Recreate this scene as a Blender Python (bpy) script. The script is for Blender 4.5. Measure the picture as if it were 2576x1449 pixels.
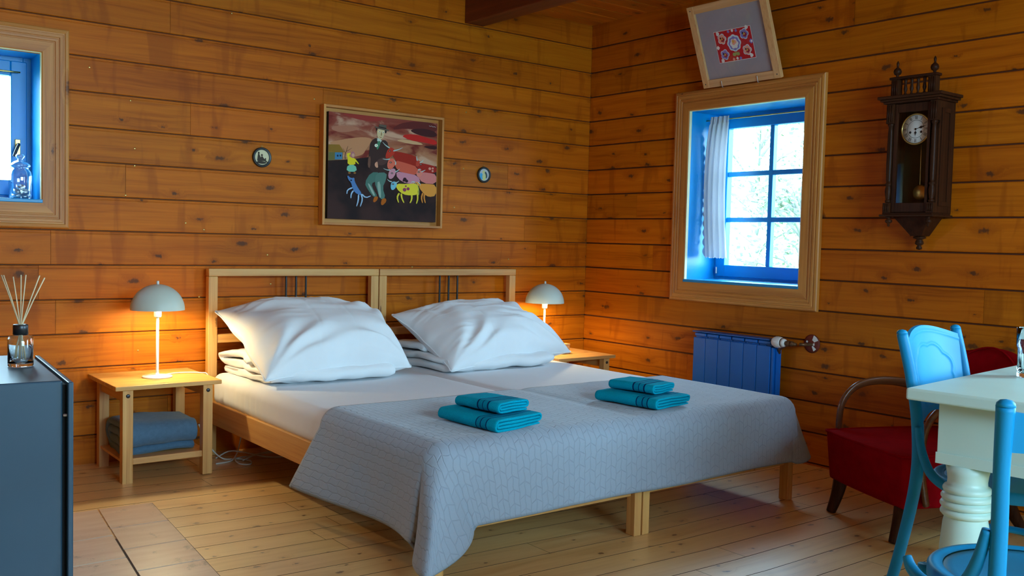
import bpy, bmesh, math, random
from mathutils import Vector, Matrix, Euler, noise
for o in list(bpy.data.objects): bpy.data.objects.remove(o, do_unlink=True)
SC = bpy.context.scene; COL = SC.collection; PI = math.pi
random.seed(7)
# ------------------------------------------------------------------ camera
cd = bpy.data.cameras.new('camera'); cam = bpy.data.objects.new('camera', cd); COL.objects.link(cam)
YAW, PITCH, ROLL, FPX = 0.66123, -0.05024, 0.025337, 2386.6
cd.sensor_fit = 'HORIZONTAL'; cd.sensor_width = 36.0; cd.lens = FPX*36.0/2576
cd.clip_start = 0.05; cd.clip_end = 200
fw = Vector((math.sin(YAW)*math.cos(PITCH), math.cos(YAW)*math.cos(PITCH), math.sin(PITCH)))
r0 = Vector((math.cos(YAW), -math.sin(YAW), 0)); u0 = r0.cross(fw)
rr = r0*math.cos(ROLL)+u0*math.sin(ROLL); uu = u0*math.cos(ROLL)-r0*math.sin(ROLL)
mw = Matrix((( rr.x,uu.x,-fw.x,-4.1936),(rr.y,uu.y,-fw.y,-4.6108),(rr.z,uu.z,-fw.z,1.1164),(0,0,0,1)))
cam.matrix_world = mw; SC.camera = cam
# ------------------------------------------------------------------ world, light, exposure
SC.view_settings.view_transform = 'Standard'; SC.view_settings.look = 'None'
SC.view_settings.exposure = 0.27; SC.view_settings.gamma = 1.0; SC.view_settings.use_curve_mapping = False
W = bpy.data.worlds.new('world'); SC.world = W; W.use_nodes = True
bg = W.node_tree.nodes['Background']; bg.inputs[0].default_value = (0.50,0.80,1.0,1); bg.inputs[1].default_value = 20.0
def area(name, loc, rot, sx, sy, power, color):
    l = bpy.data.lights.new(name, 'AREA'); l.shape='RECTANGLE'; l.size=sx; l.size_y=sy; l.energy=power; l.color=color
    o = bpy.data.objects.new(name, l); COL.objects.link(o); o.location=loc; o.rotation_euler=rot; return o
DAY = (0.42,0.78,1.0)
def portal(name, loc, rot, sx, sy):
    o = area(name, loc, rot, sx, sy, 1, (1,1,1)); o.data.cycles.is_portal = True; return o
# daylight entering by the windows that lie outside the photograph (each stands in its window opening)
area('daylight_window_right', (0.20,-4.625,1.40), (0,PI/2,0), 1.15, 1.5, 100, DAY)
area('daylight_window_front', (-2.7,-6.72,1.72), (PI/2,0,0), 2.3, 1.0, 80, DAY)
portal('portal_window_back',  (-3.66,0.30,1.56), (-PI/2,0,0), 0.78, 0.65)
portal('portal_window_garden',  (0.36,-1.262,1.395), (0,PI/2,0), 0.98, 0.78)
portal('portal_window_right', (0.24,-4.625,1.385), (0,PI/2,0), 1.53, 1.25)
portal('portal_window_front', (-2.7,-6.76,1.725), (PI/2,0,0), 2.4, 1.05)
# ------------------------------------------------------------------ helpers
def lin(c):
    return tuple(((x/255.)/12.92 if x/255.<=0.04045 else ((x/255.+0.055)/1.055)**2.4) for x in c)+(1,)
class NT:
    def __init__(s, name):
        s.m = bpy.data.materials.new(name); s.m.use_nodes=True; s.t=s.m.node_tree; s.n=s.t.nodes; s.l=s.t.links
        s.b = s.n['Principled BSDF']; s.out = s.n['Material Output']
    def N(s, typ, **k):
        n = s.n.new(typ)
        for a,v in k.items():
            if a[0]=='_': n.inputs[int(a[1:])].default_value = v
            else: setattr(n,a,v)
        return n
    def L(s,a,b): s.l.new(a,b)
    def math(s, op, a, b=None, c=None, clamp=False):
        n = s.n.new('ShaderNodeMath'); n.operation=op; n.use_clamp=clamp
        for i,x in enumerate((a,b,c)):
            if x is None: continue
            if isinstance(x,(int,float)): n.inputs[i].default_value=x
            else: s.L(x,n.inputs[i])
        return n.outputs[0]
    def mix(s, f, a, b, mode='MIX'):
        n = s.n.new('ShaderNodeMix'); n.data_type='RGBA'; n.blend_type=mode
        for i,x in ((0,f),(6,a),(7,b)):
            if isinstance(x,(int,float)): n.inputs[i].default_value=x
            elif isinstance(x,tuple): n.inputs[i].default_value=x
            else: s.L(x,n.inputs[i])
        return n.outputs[2]
    def rng(s, x, a,b,c=0.,d=1.):
        n = s.n.new('ShaderNodeMapRange'); n.interpolation_type='SMOOTHSTEP'
        s.L(x,n.inputs[0]); n.inputs[1].default_value=a; n.inputs[2].default_value=b; n.inputs[3].default_value=c; n.inputs[4].default_value=d
        return n.outputs[0]
    def bump(s, h, strength=0.3, dist=0.01):
        n=s.n.new('ShaderNodeBump'); n.inputs['Strength'].default_value=strength; n.inputs['Distance'].default_value=dist
        s.L(h,n.inputs['Height']); s.L(n.outputs[0], s.b.inputs['Normal']); return n
def setp(b, rough=None, metal=None, spec=None, coat=None, coatr=None, sheen=None, trans=None, ior=None, alpha=None):
    for k,v in (('Roughness',rough),('Metallic',metal),('Specular IOR Level',spec),('Coat Weight',coat),('Coat Roughness',coatr),
                ('Sheen Weight',sheen),('Transmission Weight',trans),('IOR',ior),('Alpha',alpha)):
        if v is not None: b.inputs[k].default_value=v
def plain(name, col, rough=0.5, var=0.06, vscale=30, bump=0.0, bscale=200, **k):
    t = NT(name); co=t.N('ShaderNodeTexCoord').outputs['Object']
    n=t.N('ShaderNodeTexNoise'); t.L(co,n.inputs['Vector']); n.inputs['Scale'].default_value=vscale; n.inputs['Detail'].default_value=4
    d=tuple(max(0,c*(1-2.2*var)) for c in col[:3])+(1,); l=tuple(min(1,c*(1+1.2*var)) for c in col[:3])+(1,)
    t.L(t.mix(n.outputs[0], d, l), t.b.inputs['Base Color'])
    setp(t.b, rough=rough, **k)
    if bump>0:
        n2=t.N('ShaderNodeTexNoise'); t.L(co,n2.inputs['Vector']); n2.inputs['Scale'].default_value=bscale; n2.inputs['Detail'].default_value=3
        t.bump(n2.outputs[0], bump, 0.004)
    return t.m
def wood(name, cols, axis='x', uv=False, knots=0.6, kscale=(3.2,6.4), ksize=0.10, rough=0.45, coat=0.0, coatr=0.2, grain=26, pervar=0.25, bump=0.12, streak=0.0, spec=0.5):
    """cols = light, mid, dark, knot (linear rgba)"""
    t = NT(name)
    tc=t.N('ShaderNodeTexCoord')
    if uv:
        a=t.N('ShaderNodeUVMap', uv_map='UVMap'); s=t.N('ShaderNodeSeparateXYZ'); t.L(a.outputs[0],s.inputs[0])
        Lc,T1=s.outputs[0],s.outputs[1]; T2=None
        a2=t.N('ShaderNodeUVMap', uv_map='rnd'); s2=t.N('ShaderNodeSeparateXYZ'); t.L(a2.outputs[0],s2.inputs[0]); rnd=s2.outputs[0]; rnd2=s2.outputs[1]
    else:
        s=t.N('ShaderNodeSeparateXYZ'); t.L(tc.outputs['Object'],s.inputs[0])
        o=s.outputs; i='xyz'.index(axis); Lc=o[i]; T1=o[(i+1)%3]; T2=o[(i+2)%3]
        oi=t.N('ShaderNodeObjectInfo'); rnd=oi.outputs['Random']; rnd2=rnd
        Lc=t.math('ADD',Lc,t.math('MULTIPLY',rnd,37.0)); 
    def vec(sl,st):
        c=t.N('ShaderNodeCombineXYZ'); t.L(t.math('MULTIPLY',Lc,sl),c.inputs[0]); t.L(t.math('MULTIPLY',T1,st),c.inputs[1])
        if T2: t.L(t.math('MULTIPLY',T2,st),c.inputs[2])
        return c.outputs[0]
    def noi(v,sc,det=4,dis=0.0,rgh=0.55):
        n=t.N('ShaderNodeTexNoise'); t.L(v,n.inputs['Vector']); n.inputs['Scale'].default_value=sc; n.inputs['Detail'].default_value=det
        n.inputs['Distortion'].default_value=dis; n.inputs['Roughness'].default_value=rgh; return n.outputs[0]
    wob=noi(vec(1.3,2.5),1.6,2)
    # knots
    kv=t.N('ShaderNodeCombineXYZ'); w2=noi(vec(6,6),1.5,2)
    t.L(t.math('ADD',t.math('MULTIPLY',Lc,kscale[0]),t.math('MULTIPLY',w2,0.10)),kv.inputs[0])
    t.L(t.math('ADD',t.math('MULTIPLY',T1,kscale[1]),t.math('MULTIPLY',w2,0.22)),kv.inputs[1])
    vo=t.N('ShaderNodeTexVoronoi'); t.L(kv.outputs[0],vo.inputs['Vector']); vo.inputs['Scale'].default_value=1.0; vo.voronoi_dimensions='2D' if (uv or True) else '3D'
    dist=vo.outputs['Distance']
    sepc=t.N('ShaderNodeSeparateColor'); t.L(vo.outputs['Color'],sepc.inputs[0])
    has=t.rng(sepc.outputs[0],1-knots-0.01,1-knots+0.01)
    size=t.math('MULTIPLY_ADD',sepc.outputs[1],ksize,ksize*0.35)
    dist=t.math('ADD',dist,t.math('MULTIPLY',t.math('SUBTRACT',noi(vec(75,45),1.0,3),0.5),0.20))
    core=t.math('MULTIPLY',t.math('SUBTRACT',1.0,t.rng(t.math('DIVIDE',dist,size),0.35,1.0)),has)
    halo=t.math('MULTIPLY',t.math('SUBTRACT',1.0,t.rng(t.math('DIVIDE',dist,size),0.5,3.4)),has)
    # grain, bending round knots
    gv=t.N('ShaderNodeCombineXYZ'); t.L(t.math('MULTIPLY',Lc,1.1),gv.inputs[0])
    t.L(t.math('MULTIPLY_ADD',halo,1.1,t.math('MULTIPLY_ADD',wob,1.6,t.math('MULTIPLY',T1,grain))),gv.inputs[1])
    if T2: t.L(t.math('MULTIPLY',T2,grain),gv.inputs[2])
    g1=noi(gv.outputs[0],1.0,5,0.15,0.62)
    g2=noi(vec(3,140),1.0,2)
    g3=noi(vec(0.9,4.0),1.0,3)
    f=t.math('MULTIPLY_ADD',g2,0.25,t.math('MULTIPLY_ADD',g3,0.35,t.math('MULTIPLY',g1,0.75)))
    cr=t.N('ShaderNodeValToRGB'); t.L(f,cr.inputs[0]); e=cr.color_ramp.elements
    e[0].position=0.46; e[0].color=cols[2]; e[1].position=0.86; e[1].color=cols[0]; m=e.new(0.64); m.color=cols[1]
    c=cr.outputs[0]
    c=t.mix(t.math('MULTIPLY',halo,0.45), c, cols[2])
    c=t.mix(t.math('MULTIPLY',core,0.85), c, cols[3])
    if streak:
        sn=noi(vec(9,1.6),1.0,3,0.6); c=t.mix(t.math('MULTIPLY',t.rng(sn,0.545,0.66),streak), c, cols[2])
    if pervar:
        hsv=t.N('ShaderNodeHueSaturation'); t.L(c,hsv.inputs['Color'])
        t.L(t.math('MULTIPLY_ADD',rnd,pervar*2,1-pervar),hsv.inputs['Value'])
        t.L(t.math('MULTIPLY_ADD',rnd2,0.008,0.496),hsv.inputs['Hue'])
        c=hsv.outputs[0]
    t.L(c,t.b.inputs['Base Color'])
    setp(t.b, rough=rough, coat=coat, coatr=coatr, spec=spec)
    if bump: t.bump(t.math('MULTIPLY_ADD',core,-0.4,g1), bump, 0.004)
    return t.m

# ---- mesh builder
class MB:
    def __init__(s): s.v=[]; s.f=[]; s.m=[]; s.sm=[]; s.uv=None
    def add(s, vs, fs, mi=0, smooth=False, M=None):
        b=len(s.v)
        s.v += [tuple(M@Vector(v)) if M else tuple(v) for v in vs]
        for f in fs: s.f.append(tuple(b+i for i in f)); s.m.append(mi); s.sm.append(smooth)
        return s
    def box(s, a, b, bev=0.0, mi=0, M=None, seg=2):
        a=Vector(a); b=Vector(b); lo=Vector((min(a.x,b.x),min(a.y,b.y),min(a.z,b.z))); hi=Vector((max(a.x,b.x),max(a.y,b.y),max(a.z,b.z)))
        bm=bmesh.new(); bmesh.ops.create_cube(bm,size=1.0)
        for v in bm.verts: v.co=Vector(((lo.x+hi.x)/2+v.co.x*(hi.x-lo.x),(lo.y+hi.y)/2+v.co.y*(hi.y-lo.y),(lo.z+hi.z)/2+v.co.z*(hi.z-lo.z)))
        if bev>0: bmesh.ops.bevel(bm,geom=list(bm.edges),offset=min(bev,0.45*min(hi-lo)),segments=seg,affect='EDGES',profile=0.5)
        s.frombm(bm,mi,False,M); return s
    def frombm(s,bm,mi=0,smooth=False,M=None):
        bm.verts.index_update(); s.add([v.co.copy() for v in bm.verts],[[v.index for v in f.verts] for f in bm.faces],mi,smooth,M); bm.free()
    def prism(s, pts, z0, z1, mi=0, M=None, smooth=False):
        """pts: ccw 2-D outline in xy, extruded along z"""
        n=len(pts); vs=[(p[0],p[1],z0) for p in pts]+[(p[0],p[1],z1) for p in pts]
        fs=[(i,(i+1)%n,n+(i+1)%n,n+i) for i in range(n)]
        s.add(vs,fs,mi,smooth,M); b=len(s.v)-2*n
        s.f.append(tuple(b+i for i in range(n-1,-1,-1))); s.m.append(mi); s.sm.append(False)
        s.f.append(tuple(b+n+i for i in range(n))); s.m.append(mi); s.sm.append(False); return s
    def lathe(s, prof, seg=32, mi=0, M=None, cap=True, sx=1, sy=1, rib=None):
        vs=[];fs=[]
        for r,z in prof:
            for k in range(seg):
                a=2*PI*k/seg; q=r*(rib(a,z) if rib else 1); vs.append((q*math.cos(a)*sx,q*math.sin(a)*sy,z))
        for i in range(len(prof)-1):
            for k in range(seg):
                k2=(k+1)%seg; fs.append((i*seg+k,i*seg+k2,(i+1)*seg+k2,(i+1)*seg+k))
        if cap:
            if prof[0][0]>1e-6: fs.append(tuple(range(seg-1,-1,-1)))
            if prof[-1][0]>1e-6: fs.append(tuple((len(prof)-1)*seg+k for k in range(seg)))
        s.add(vs,fs,mi,True,M); return s
    def tube(s, pts, rad, seg=10, mi=0, M=None, sub=6, sq=1.0, up=None, closed=False, caps=True):
        """swept tube through pts (Catmull-Rom); rad float or list; sq: flattening along the binormal"""
        P=[Vector(p) for p in pts]; n=len(P); R=rad if isinstance(rad,(list,tuple)) else [rad]*n
        path=[];rs=[]
        def g(i): return P[i%n] if closed else P[max(0,min(n-1,i))]
        def gr(i): return R[i%n] if closed else R[max(0,min(n-1,i))]
        for i in range(n if closed else n-1):
            for j in range(sub):
                u=j/sub; a,b,c,d=g(i-1),g(i),g(i+1),g(i+2)
                path.append(0.5*((2*b)+(c-a)*u+(2*a-5*b+4*c-d)*u*u+(3*b-a-3*c+d)*u**3)); rs.append(gr(i)*(1-u)+gr(i+1)*u)
        if not closed: path.append(P[-1]); rs.append(R[-1])
        m=len(path); vs=[];fs=[]; ref=Vector(up) if up else None; prev=None
        for i in range(m):
            tn=((path[(i+1)%m]-path[i-1]) if closed else (path[min(m-1,i+1)]-path[max(0,i-1)])).normalized()
            if ref is not None: x=(ref-tn*ref.dot(tn))
            elif prev is None: x=tn.orthogonal()
            else: x=prev-tn*prev.dot(tn)
            if x.length<1e-6: x=tn.orthogonal()
            x.normalize(); prev=x; y=tn.cross(x)
            for k in range(seg):
                a=2*PI*k/seg; vs.append(path[i]+x*math.cos(a)*rs[i]+y*math.sin(a)*rs[i]*sq)
        for i in range(m if closed else m-1):
            j=(i+1)%m
            for k in range(seg):
                k2=(k+1)%seg; fs.append((i*seg+k,i*seg+k2,j*seg+k2,j*seg+k))
        if not closed and caps:
            fs.append(tuple(range(seg-1,-1,-1))); fs.append(tuple((m-1)*seg+k for k in range(seg)))
        s.add(vs,fs,mi,True,M); return s
    def grid(s, fn, nu, nv, mi=0, smooth=True, M=None, mif=None, flip=False):
        vs=[fn(i/nu,j/nv) for j in range(nv+1) for i in range(nu+1)]
        base=len(s.v); s.v+=[tuple(M@Vector(v)) if M else tuple(v) for v in vs]
        for j in range(nv):
            for i in range(nu):
                a=base+j*(nu+1)+i; q=(a,a+1,a+nu+2,a+nu+1)
                s.f.append(q[::-1] if flip else q); s.m.append(mif(i,j) if mif else mi); s.sm.append(smooth)
        return s
    def rbox(s, size, r, n=(16,16,6), M=None, mi=0, fn=None):
        """rounded box on a dense grid, centred; fn displaces points"""
        hx,hy,hz=[q/2 for q in size]; bm=bmesh.new(); done={}
        def P(x,y,z):
            k=(round(x,6),round(y,6),round(z,6))
            if k in done: return done[k]
            p=Vector((x*hx,y*hy,z*hz)); c=Vector((max(-hx+r,min(hx-r,p.x)),max(-hy+r,min(hy-r,p.y)),max(-hz+r,min(hz-r,p.z)))); d=p-c
            if d.length>1e-9: p=c+d.normalized()*r
            if fn: p=Vector(fn(p))
            done[k]=bm.verts.new(p); return done[k]
        def samp(k,h):
            # denser near the edges so that the rounding is smooth
            e=[-1+ (r/h)*q/3 for q in range(3)]; mid=[-1+r/h+(2-2*r/h)*q/k for q in range(k+1)]; return e+mid+[-q for q in reversed(e)]
        X,Y,Z=samp(n[0],hx),samp(n[1],hy),samp(n[2],hz)
        def face(A,B,f,fl):
            for i in range(len(A)-1):
                for j in range(len(B)-1):
                    q=[P(*f(A[i],B[j])),P(*f(A[i+1],B[j])),P(*f(A[i+1],B[j+1])),P(*f(A[i],B[j+1]))]
                    if fl: q.reverse()
                    try: bm.faces.new(q)
                    except ValueError: pass
        face(X,Y,lambda a,b:(a,b,1),False); face(X,Y,lambda a,b:(a,b,-1),True)
        face(X,Z,lambda a,b:(a,-1,b),False); face(X,Z,lambda a,b:(a,1,b),True)
        face(Y,Z,lambda a,b:(1,a,b),False); face(Y,Z,lambda a,b:(-1,a,b),True)
        s.frombm(bm,mi,True,M); return s
    def obj(s, name, mats, parent=None, loc=None, rot=None, kind=None, label=None, smooth_angle=None):
        me=bpy.data.meshes.new(name); me.from_pydata(s.v,[],s.f)
        if not isinstance(mats,(list,tuple)): mats=[mats]
        for m in mats: me.materials.append(m)
        me.polygons.foreach_set('material_index',s.m); me.polygons.foreach_set('use_smooth',s.sm)
        if s.uv:
            for nm,data in s.uv.items():
                l=me.uv_layers.new(name=nm)
                for i,uvv in enumerate(data): l.data[i].uv=uvv
        me.update()
        o=bpy.data.objects.new(name,me); COL.objects.link(o)
        if parent: o.parent=parent
        if loc: o.location=loc
        if rot: o.rotation_euler=rot
        if kind: o['kind']=kind
        if label: o['label']=label
        return o
def thing(name, label, cat, loc=(0,0,0), rotz=0, group=None, rot=None):
    o=bpy.data.objects.new(name,None); COL.objects.link(o); o.location=loc; o.rotation_euler=rot or (0,0,rotz); o.empty_display_size=0.05
    o['label']=label; o['category']=cat
    if group: o['group']=group
    return o
def tag(o,label,cat,group=None):
    o['label']=label; o['category']=cat
    if group: o['group']=group
    return o
def dup(root, loc, rotz=None, label=None, rot=None):
    r=root.copy(); COL.objects.link(r); r.location=loc
    if rotz is not None: r.rotation_euler=(0,0,rotz)
    if rot is not None: r.rotation_euler=rot
    if label: r['label']=label
    for ch in list(root.children):
        c=ch.copy(); COL.objects.link(c); c.parent=r
        for g in list(ch.children):
            d=g.copy(); COL.objects.link(d); d.parent=c
    return r
def rotM(rx=0,ry=0,rz=0,t=(0,0,0)): return Matrix.Translation(Vector(t))@Euler((rx,ry,rz)).to_matrix().to_4x4()
def T(x,y,z): return Matrix.Translation(Vector((x,y,z)))
def nz(p,s,seed=0.0): return noise.noise(Vector((p[0]*s+seed,p[1]*s-seed,p[2]*s+seed*0.5)))
def floor_z(x): return 0.0 if x>-1.5 else min(0.038,0.0225*(-x-1.5))
# ------------------------------------------------------------------ materials
WALLC=((.59,.156,.0045,1),(.48,.116,.0028,1),(.285,.058,.0012,1),(.080,.030,.012,1))
M_wall=wood('varnished_log_boards',WALLC,uv=True,knots=0.55,kscale=(3.9,8.3),ksize=0.105,rough=0.46,grain=34,pervar=0.09,streak=0.5,spec=0.14)
M_ceil=wood('ceiling_boards',((.56,.16,.009,1),(.45,.12,.006,1),(.27,.06,.003,1),(.06,.025,.01,1)),uv=True,knots=0.5,rough=0.5,grain=30,pervar=0.12,spec=.2)
M_beam=wood('beam_wood',(lin((120,52,18)),lin((100,40,12)),lin((80,30,8)),lin((40,18,8))),axis='y',knots=0.4,rough=0.5,pervar=0)
M_floor=wood('floor_boards',((.86,.55,.23,1),(.78,.465,.17,1),(.62,.33,.10,1),(.15,.055,.02,1)),uv=True,knots=0.55,kscale=(5.5,9.5),ksize=0.085,coatr=0.36,rough=0.42,grain=26,pervar=0.06,coat=1.0,bump=0.04)
TR=(lin((212,146,70)),lin((194,124,52)),lin((162,92,34)),lin((96,52,24)))
M_trim={a:wood('window_trim_'+a,TR,axis=a,knots=0.35,kscale=(3,9),ksize=0.10,rough=0.5,pervar=0.05) for a in 'xyz'}
PN=(lin((224,172,104)),lin((212,154,86)),lin((186,122,60)),lin((112,66,34)))
M_pine={a:wood('pine_'+a,PN,axis=a,knots=0.35,kscale=(3.5,12),ksize=0.10,rough=0.48,pervar=0.06,grain=40) for a in 'xyz'}
PB=(lin((226,176,122)),lin((214,160,104)),lin((192,132,76)),lin((120,76,44)))
M_pale={a:wood('pale_frame_wood_'+a,PB,axis=a,knots=0.15,rough=0.55,pervar=0.05,grain=60) for a in 'xyz'}
M_walnut={a:wood('dark_walnut_'+a,(lin((74,40,22)),lin((56,29,16)),lin((36,18,10)),lin((20,11,7))),axis=a,knots=0.1,rough=0.42,pervar=0.1,grain=70,spec=0.12) for a in 'xyz'}
M_bent=wood('bentwood_brown',(lin((112,68,40)),lin((92,52,28)),lin((64,34,18)),lin((40,22,12))),axis='y',knots=0.05,rough=0.3,coat=0.3,grain=60,pervar=0)
M_jamb=plain('window_blue_paint',lin((0,142,206)),0.35,0.04,6)
M_cream=plain('cream_board_edge',lin((236,222,176)),0.6,0.04)
M_white=plain('white_cotton',(0.86,0.87,0.89,1),0.85,0.015,20,bump=0.05,bscale=400,sheen=0.1)
M_sheet=plain('white_fitted_sheet',(0.80,0.80,0.83,1),0.85,0.02,8,bump=0.05,bscale=300)
M_lampw=plain('white_enamel',(0.80,0.80,0.76,1),0.35,0.01)
M_shade=plain('pale_grey_green_enamel',lin((206,212,198)),0.45,0.01)
M_black=plain('black_metal',(0.015,0.016,0.018,1),0.4,0.05)
M_bolt=plain('dark_bolt',(0.05,0.05,0.055,1),0.35,0.05,metal=0.7)
M_brass=plain('brass',lin((200,165,95)),0.3,0.05,metal=0.9)
M_steel=plain('steel',(0.55,0.55,0.56,1),0.3,0.05,metal=0.9)
M_stove=plain('dark_slate_metal',(0.010,0.050,0.090,1),0.38,0.12,3,bump=0.03,bscale=60,spec=0.6)
M_gap=plain('black_void',(0.004,0.004,0.005,1),0.8,0.0)
M_rad=plain('radiator_blue_enamel',lin((0,100,190)),0.35,0.03,5)
M_chairblue=plain('chair_blue_gloss_paint',lin((0,136,190)),0.5,0.03,12,spec=0.3)
M_table=plain('table_cream_paint',lin((194,220,210)),0.38,0.03,10)
M_red=plain('red_velvet',lin((150,4,18)),0.95,0.16,25,bump=0.15,bscale=120,sheen=0.0,spec=0.05)
M_clockface=plain('enamel_dial',(0.88,0.90,0.88,1),0.3,0.01)
M_black2=plain('black_ink',(0.01,0.01,0.012,1),0.6,0.0)
M_porc=plain('white_plastic',(0.80,0.80,0.78,1),0.35,0.01)
M_rust=plain('flaked_red_primer',lin((120,40,26)),0.7,0.35,40)
M_cable=plain('white_cable',(0.75,0.74,0.70,1),0.5,0.01)
M_blanket=plain('slate_blue_fleece',lin((84,118,146)),0.95,0.14,60,bump=0.5,bscale=350,sheen=0.2)
M_reed=plain('rattan_reed',lin((226,204,164)),0.7,0.06,40)
M_leaf=plain('pale_leaves',(0.11,0.17,0.085,1),0.6,0.2,2)
M_bark=plain('bark',(0.2,0.2,0.19,1),0.8,0.1,8)
M_grass=plain('meadow_grass',(0.14,0.2,0.1,1),0.9,0.2,1)
def glassmat(name, tint=(1,1,1,1), real=False, rough=0.0, refl=0.12):
    t=NT(name)
    if real:
        g=t.N('ShaderNodeBsdfGlass'); g.inputs['Color'].default_value=tint; g.inputs['IOR'].default_value=1.45; g.inputs['Roughness'].default_value=rough
        t.L(g.outputs[0],t.out.inputs[0]); return t.m
    tr=t.N('ShaderNodeBsdfTransparent'); tr.inputs[0].default_value=tint
    gl=t.N('ShaderNodeBsdfGlossy'); gl.inputs['Roughness'].default_value=0.02
    fr=t.N('ShaderNodeLayerWeight'); fr.inputs[0].default_value=0.35
    f=t.math('MULTIPLY_ADD',fr.outputs['Facing'],refl*2,refl*0.4)
    mx=t.N('ShaderNodeMixShader'); t.L(f,mx.inputs[0]); t.L(tr.outputs[0],mx.inputs[1]); t.L(gl.outputs[0],mx.inputs[2]); t.L(mx.outputs[0],t.out.inputs[0])
    return t.m
M_pane=glassmat('window_glass',(0.97,1,0.99,1))
M_glass=glassmat('clear_glass',(0.97,0.99,1,1),real=True)
M_thin=glassmat('thin_glass',(0.86,0.92,0.96,1),refl=0.30)
M_pglass=glassmat('picture_glass',(0.97,0.98,0.98,1),refl=0.06)
def curtainmat():
    t=NT('sheer_white_cotton'); 
    d=t.N('ShaderNodeBsdfDiffuse'); d.inputs[0].default_value=(0.66,0.66,0.70,1)
    tr=t.N('ShaderNodeBsdfTranslucent'); tr.inputs[0].default_value=(0.50,0.50,0.55,1)
    tp=t.N('ShaderNodeBsdfTransparent')
    m=t.N('ShaderNodeMixShader'); m.inputs[0].default_value=0.22; t.L(d.outputs[0],m.inputs[1]); t.L(tr.outputs[0],m.inputs[2])
    m2=t.N('ShaderNodeMixShader')
    uvn=t.N('ShaderNodeUVMap',uv_map='UVMap'); s=t.N('ShaderNodeSeparateXYZ'); t.L(uvn.outputs[0],s.inputs[0])
    # a ladder of small holes along the lace edge
    ax=t.math('ABSOLUTE',t.math('SUBTRACT',s.outputs[0],0.035)); hx=t.math('LESS_THAN',ax,0.005)
    hy=t.math('LESS_THAN',t.math('FRACT',t.math('MULTIPLY',s.outputs[1],55.0)),0.55)
    t.L(t.math('MULTIPLY_ADD',t.math('MULTIPLY',hx,hy),0.7,0.015),m2.inputs[0])
    t.L(m.outputs[0],m2.inputs[1]); t.L(tp.outputs[0],m2.inputs[2]); t.L(m2.outputs[0],t.out.inputs[0]); return t.m
M_curtain=curtainmat()
def quiltmat():
    t=NT('grey_quilted_cotton'); u=t.N('ShaderNodeUVMap',uv_map='UVMap'); s=t.N('ShaderNodeSeparateXYZ'); t.L(u.outputs[0],s.inputs[0])
    U=s.outputs[0]; V=s.outputs[1]
    w=0.026; h=0.047
    # zig-zag columns crossed by slanting seams: long hexagon / parallelogram quilting
    tri=t.math('PINGPONG',V,h/2)
    a=t.math('ADD',U,t.math('MULTIPLY',tri,0.16))
    l1=t.math('PINGPONG',a,w/2)                               # 0 on a seam
    col=t.math('FLOOR',t.math('DIVIDE',a,w))
    tri2=t.math('PINGPONG',a,w)
    b=t.math('ADD',t.math('ADD',V,t.math('MULTIPLY',tri2,0.55)),t.math('MULTIPLY',t.math('FLOOR',t.math('MULTIPLY',col,0.5)),h*0.5))
    l2=t.math('PINGPONG',b,h/2)
    d=t.math('MINIMUM',l1,l2); hgt=t.rng(d,0.0,0.0028)
    co=t.N('ShaderNodeTexCoord'); n=t.N('ShaderNodeTexNoise'); t.L(co.outputs['Object'],n.inputs['Vector']); n.inputs['Scale'].default_value=55; n.inputs['Detail'].default_value=3
    hh=t.math('MULTIPLY_ADD',n.outputs[0],0.35,hgt)
    c=t.mix(hgt,(0.285,0.337,0.415,1),(0.31,0.365,0.447,1)); t.L(c,t.b.inputs['Base Color'])
    setp(t.b,rough=0.8,sheen=0.25); t.bump(hh,0.42,0.0045); return t.m
M_quilt=quiltmat()
def towelmat(name,c):
    t=NT(name); co=t.N('ShaderNodeTexCoord'); n=t.N('ShaderNodeTexNoise'); t.L(co.outputs['Object'],n.inputs['Vector']); n.inputs['Scale'].default_value=420; n.inputs['Detail'].default_value=2
    t.L(t.mix(n.outputs[0],tuple(x*0.6 for x in c[:3])+(1,),tuple(min(1,x*1.25) for x in c[:3])+(1,)),t.b.inputs['Base Color']); setp(t.b,rough=0.95,spec=0.08); t.bump(n.outputs[0],0.7,0.004); return t.m
M_towel=towelmat('turquoise_terry',lin((0,166,196))); M_tstripe=towelmat('navy_woven_stripe',lin((4,50,98))); M_tband=towelmat('turquoise_flat_band',lin((0,146,178)))
def tilemat():
    t=NT('travertine'); co=t.N('ShaderNodeTexCoord').outputs['Object']
    n=t.N('ShaderNodeTexNoise'); mp=t.N('ShaderNodeMapping'); mp.inputs['Scale'].default_value=(4,22,4); t.L(co,mp.inputs[0]); t.L(mp.outputs[0],n.inputs['Vector']); n.inputs['Scale'].default_value=1; n.inputs['Detail'].default_value=6
    v=t.N('ShaderNodeTexNoise'); t.L(co,v.inputs['Vector']); v.inputs['Scale'].default_value=9; v.inputs['Detail'].default_value=8; v.inputs['Roughness'].default_value=0.75
    base=t.mix(n.outputs[0],lin((196,150,120)),lin((232,206,180)))
    c=t.mix(t.math('MULTIPLY',t.rng(v.outputs[0],0.56,0.66),0.7),base,lin((150,128,112)))
    t.L(c,t.b.inputs['Base Color']); setp(t.b,rough=0.4); t.bump(v.outputs[0],0.08,0.003); return t.m
M_tile=tilemat(); M_grout=plain('dark_grout',lin((92,74,60)),0.9,0.1)
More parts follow.
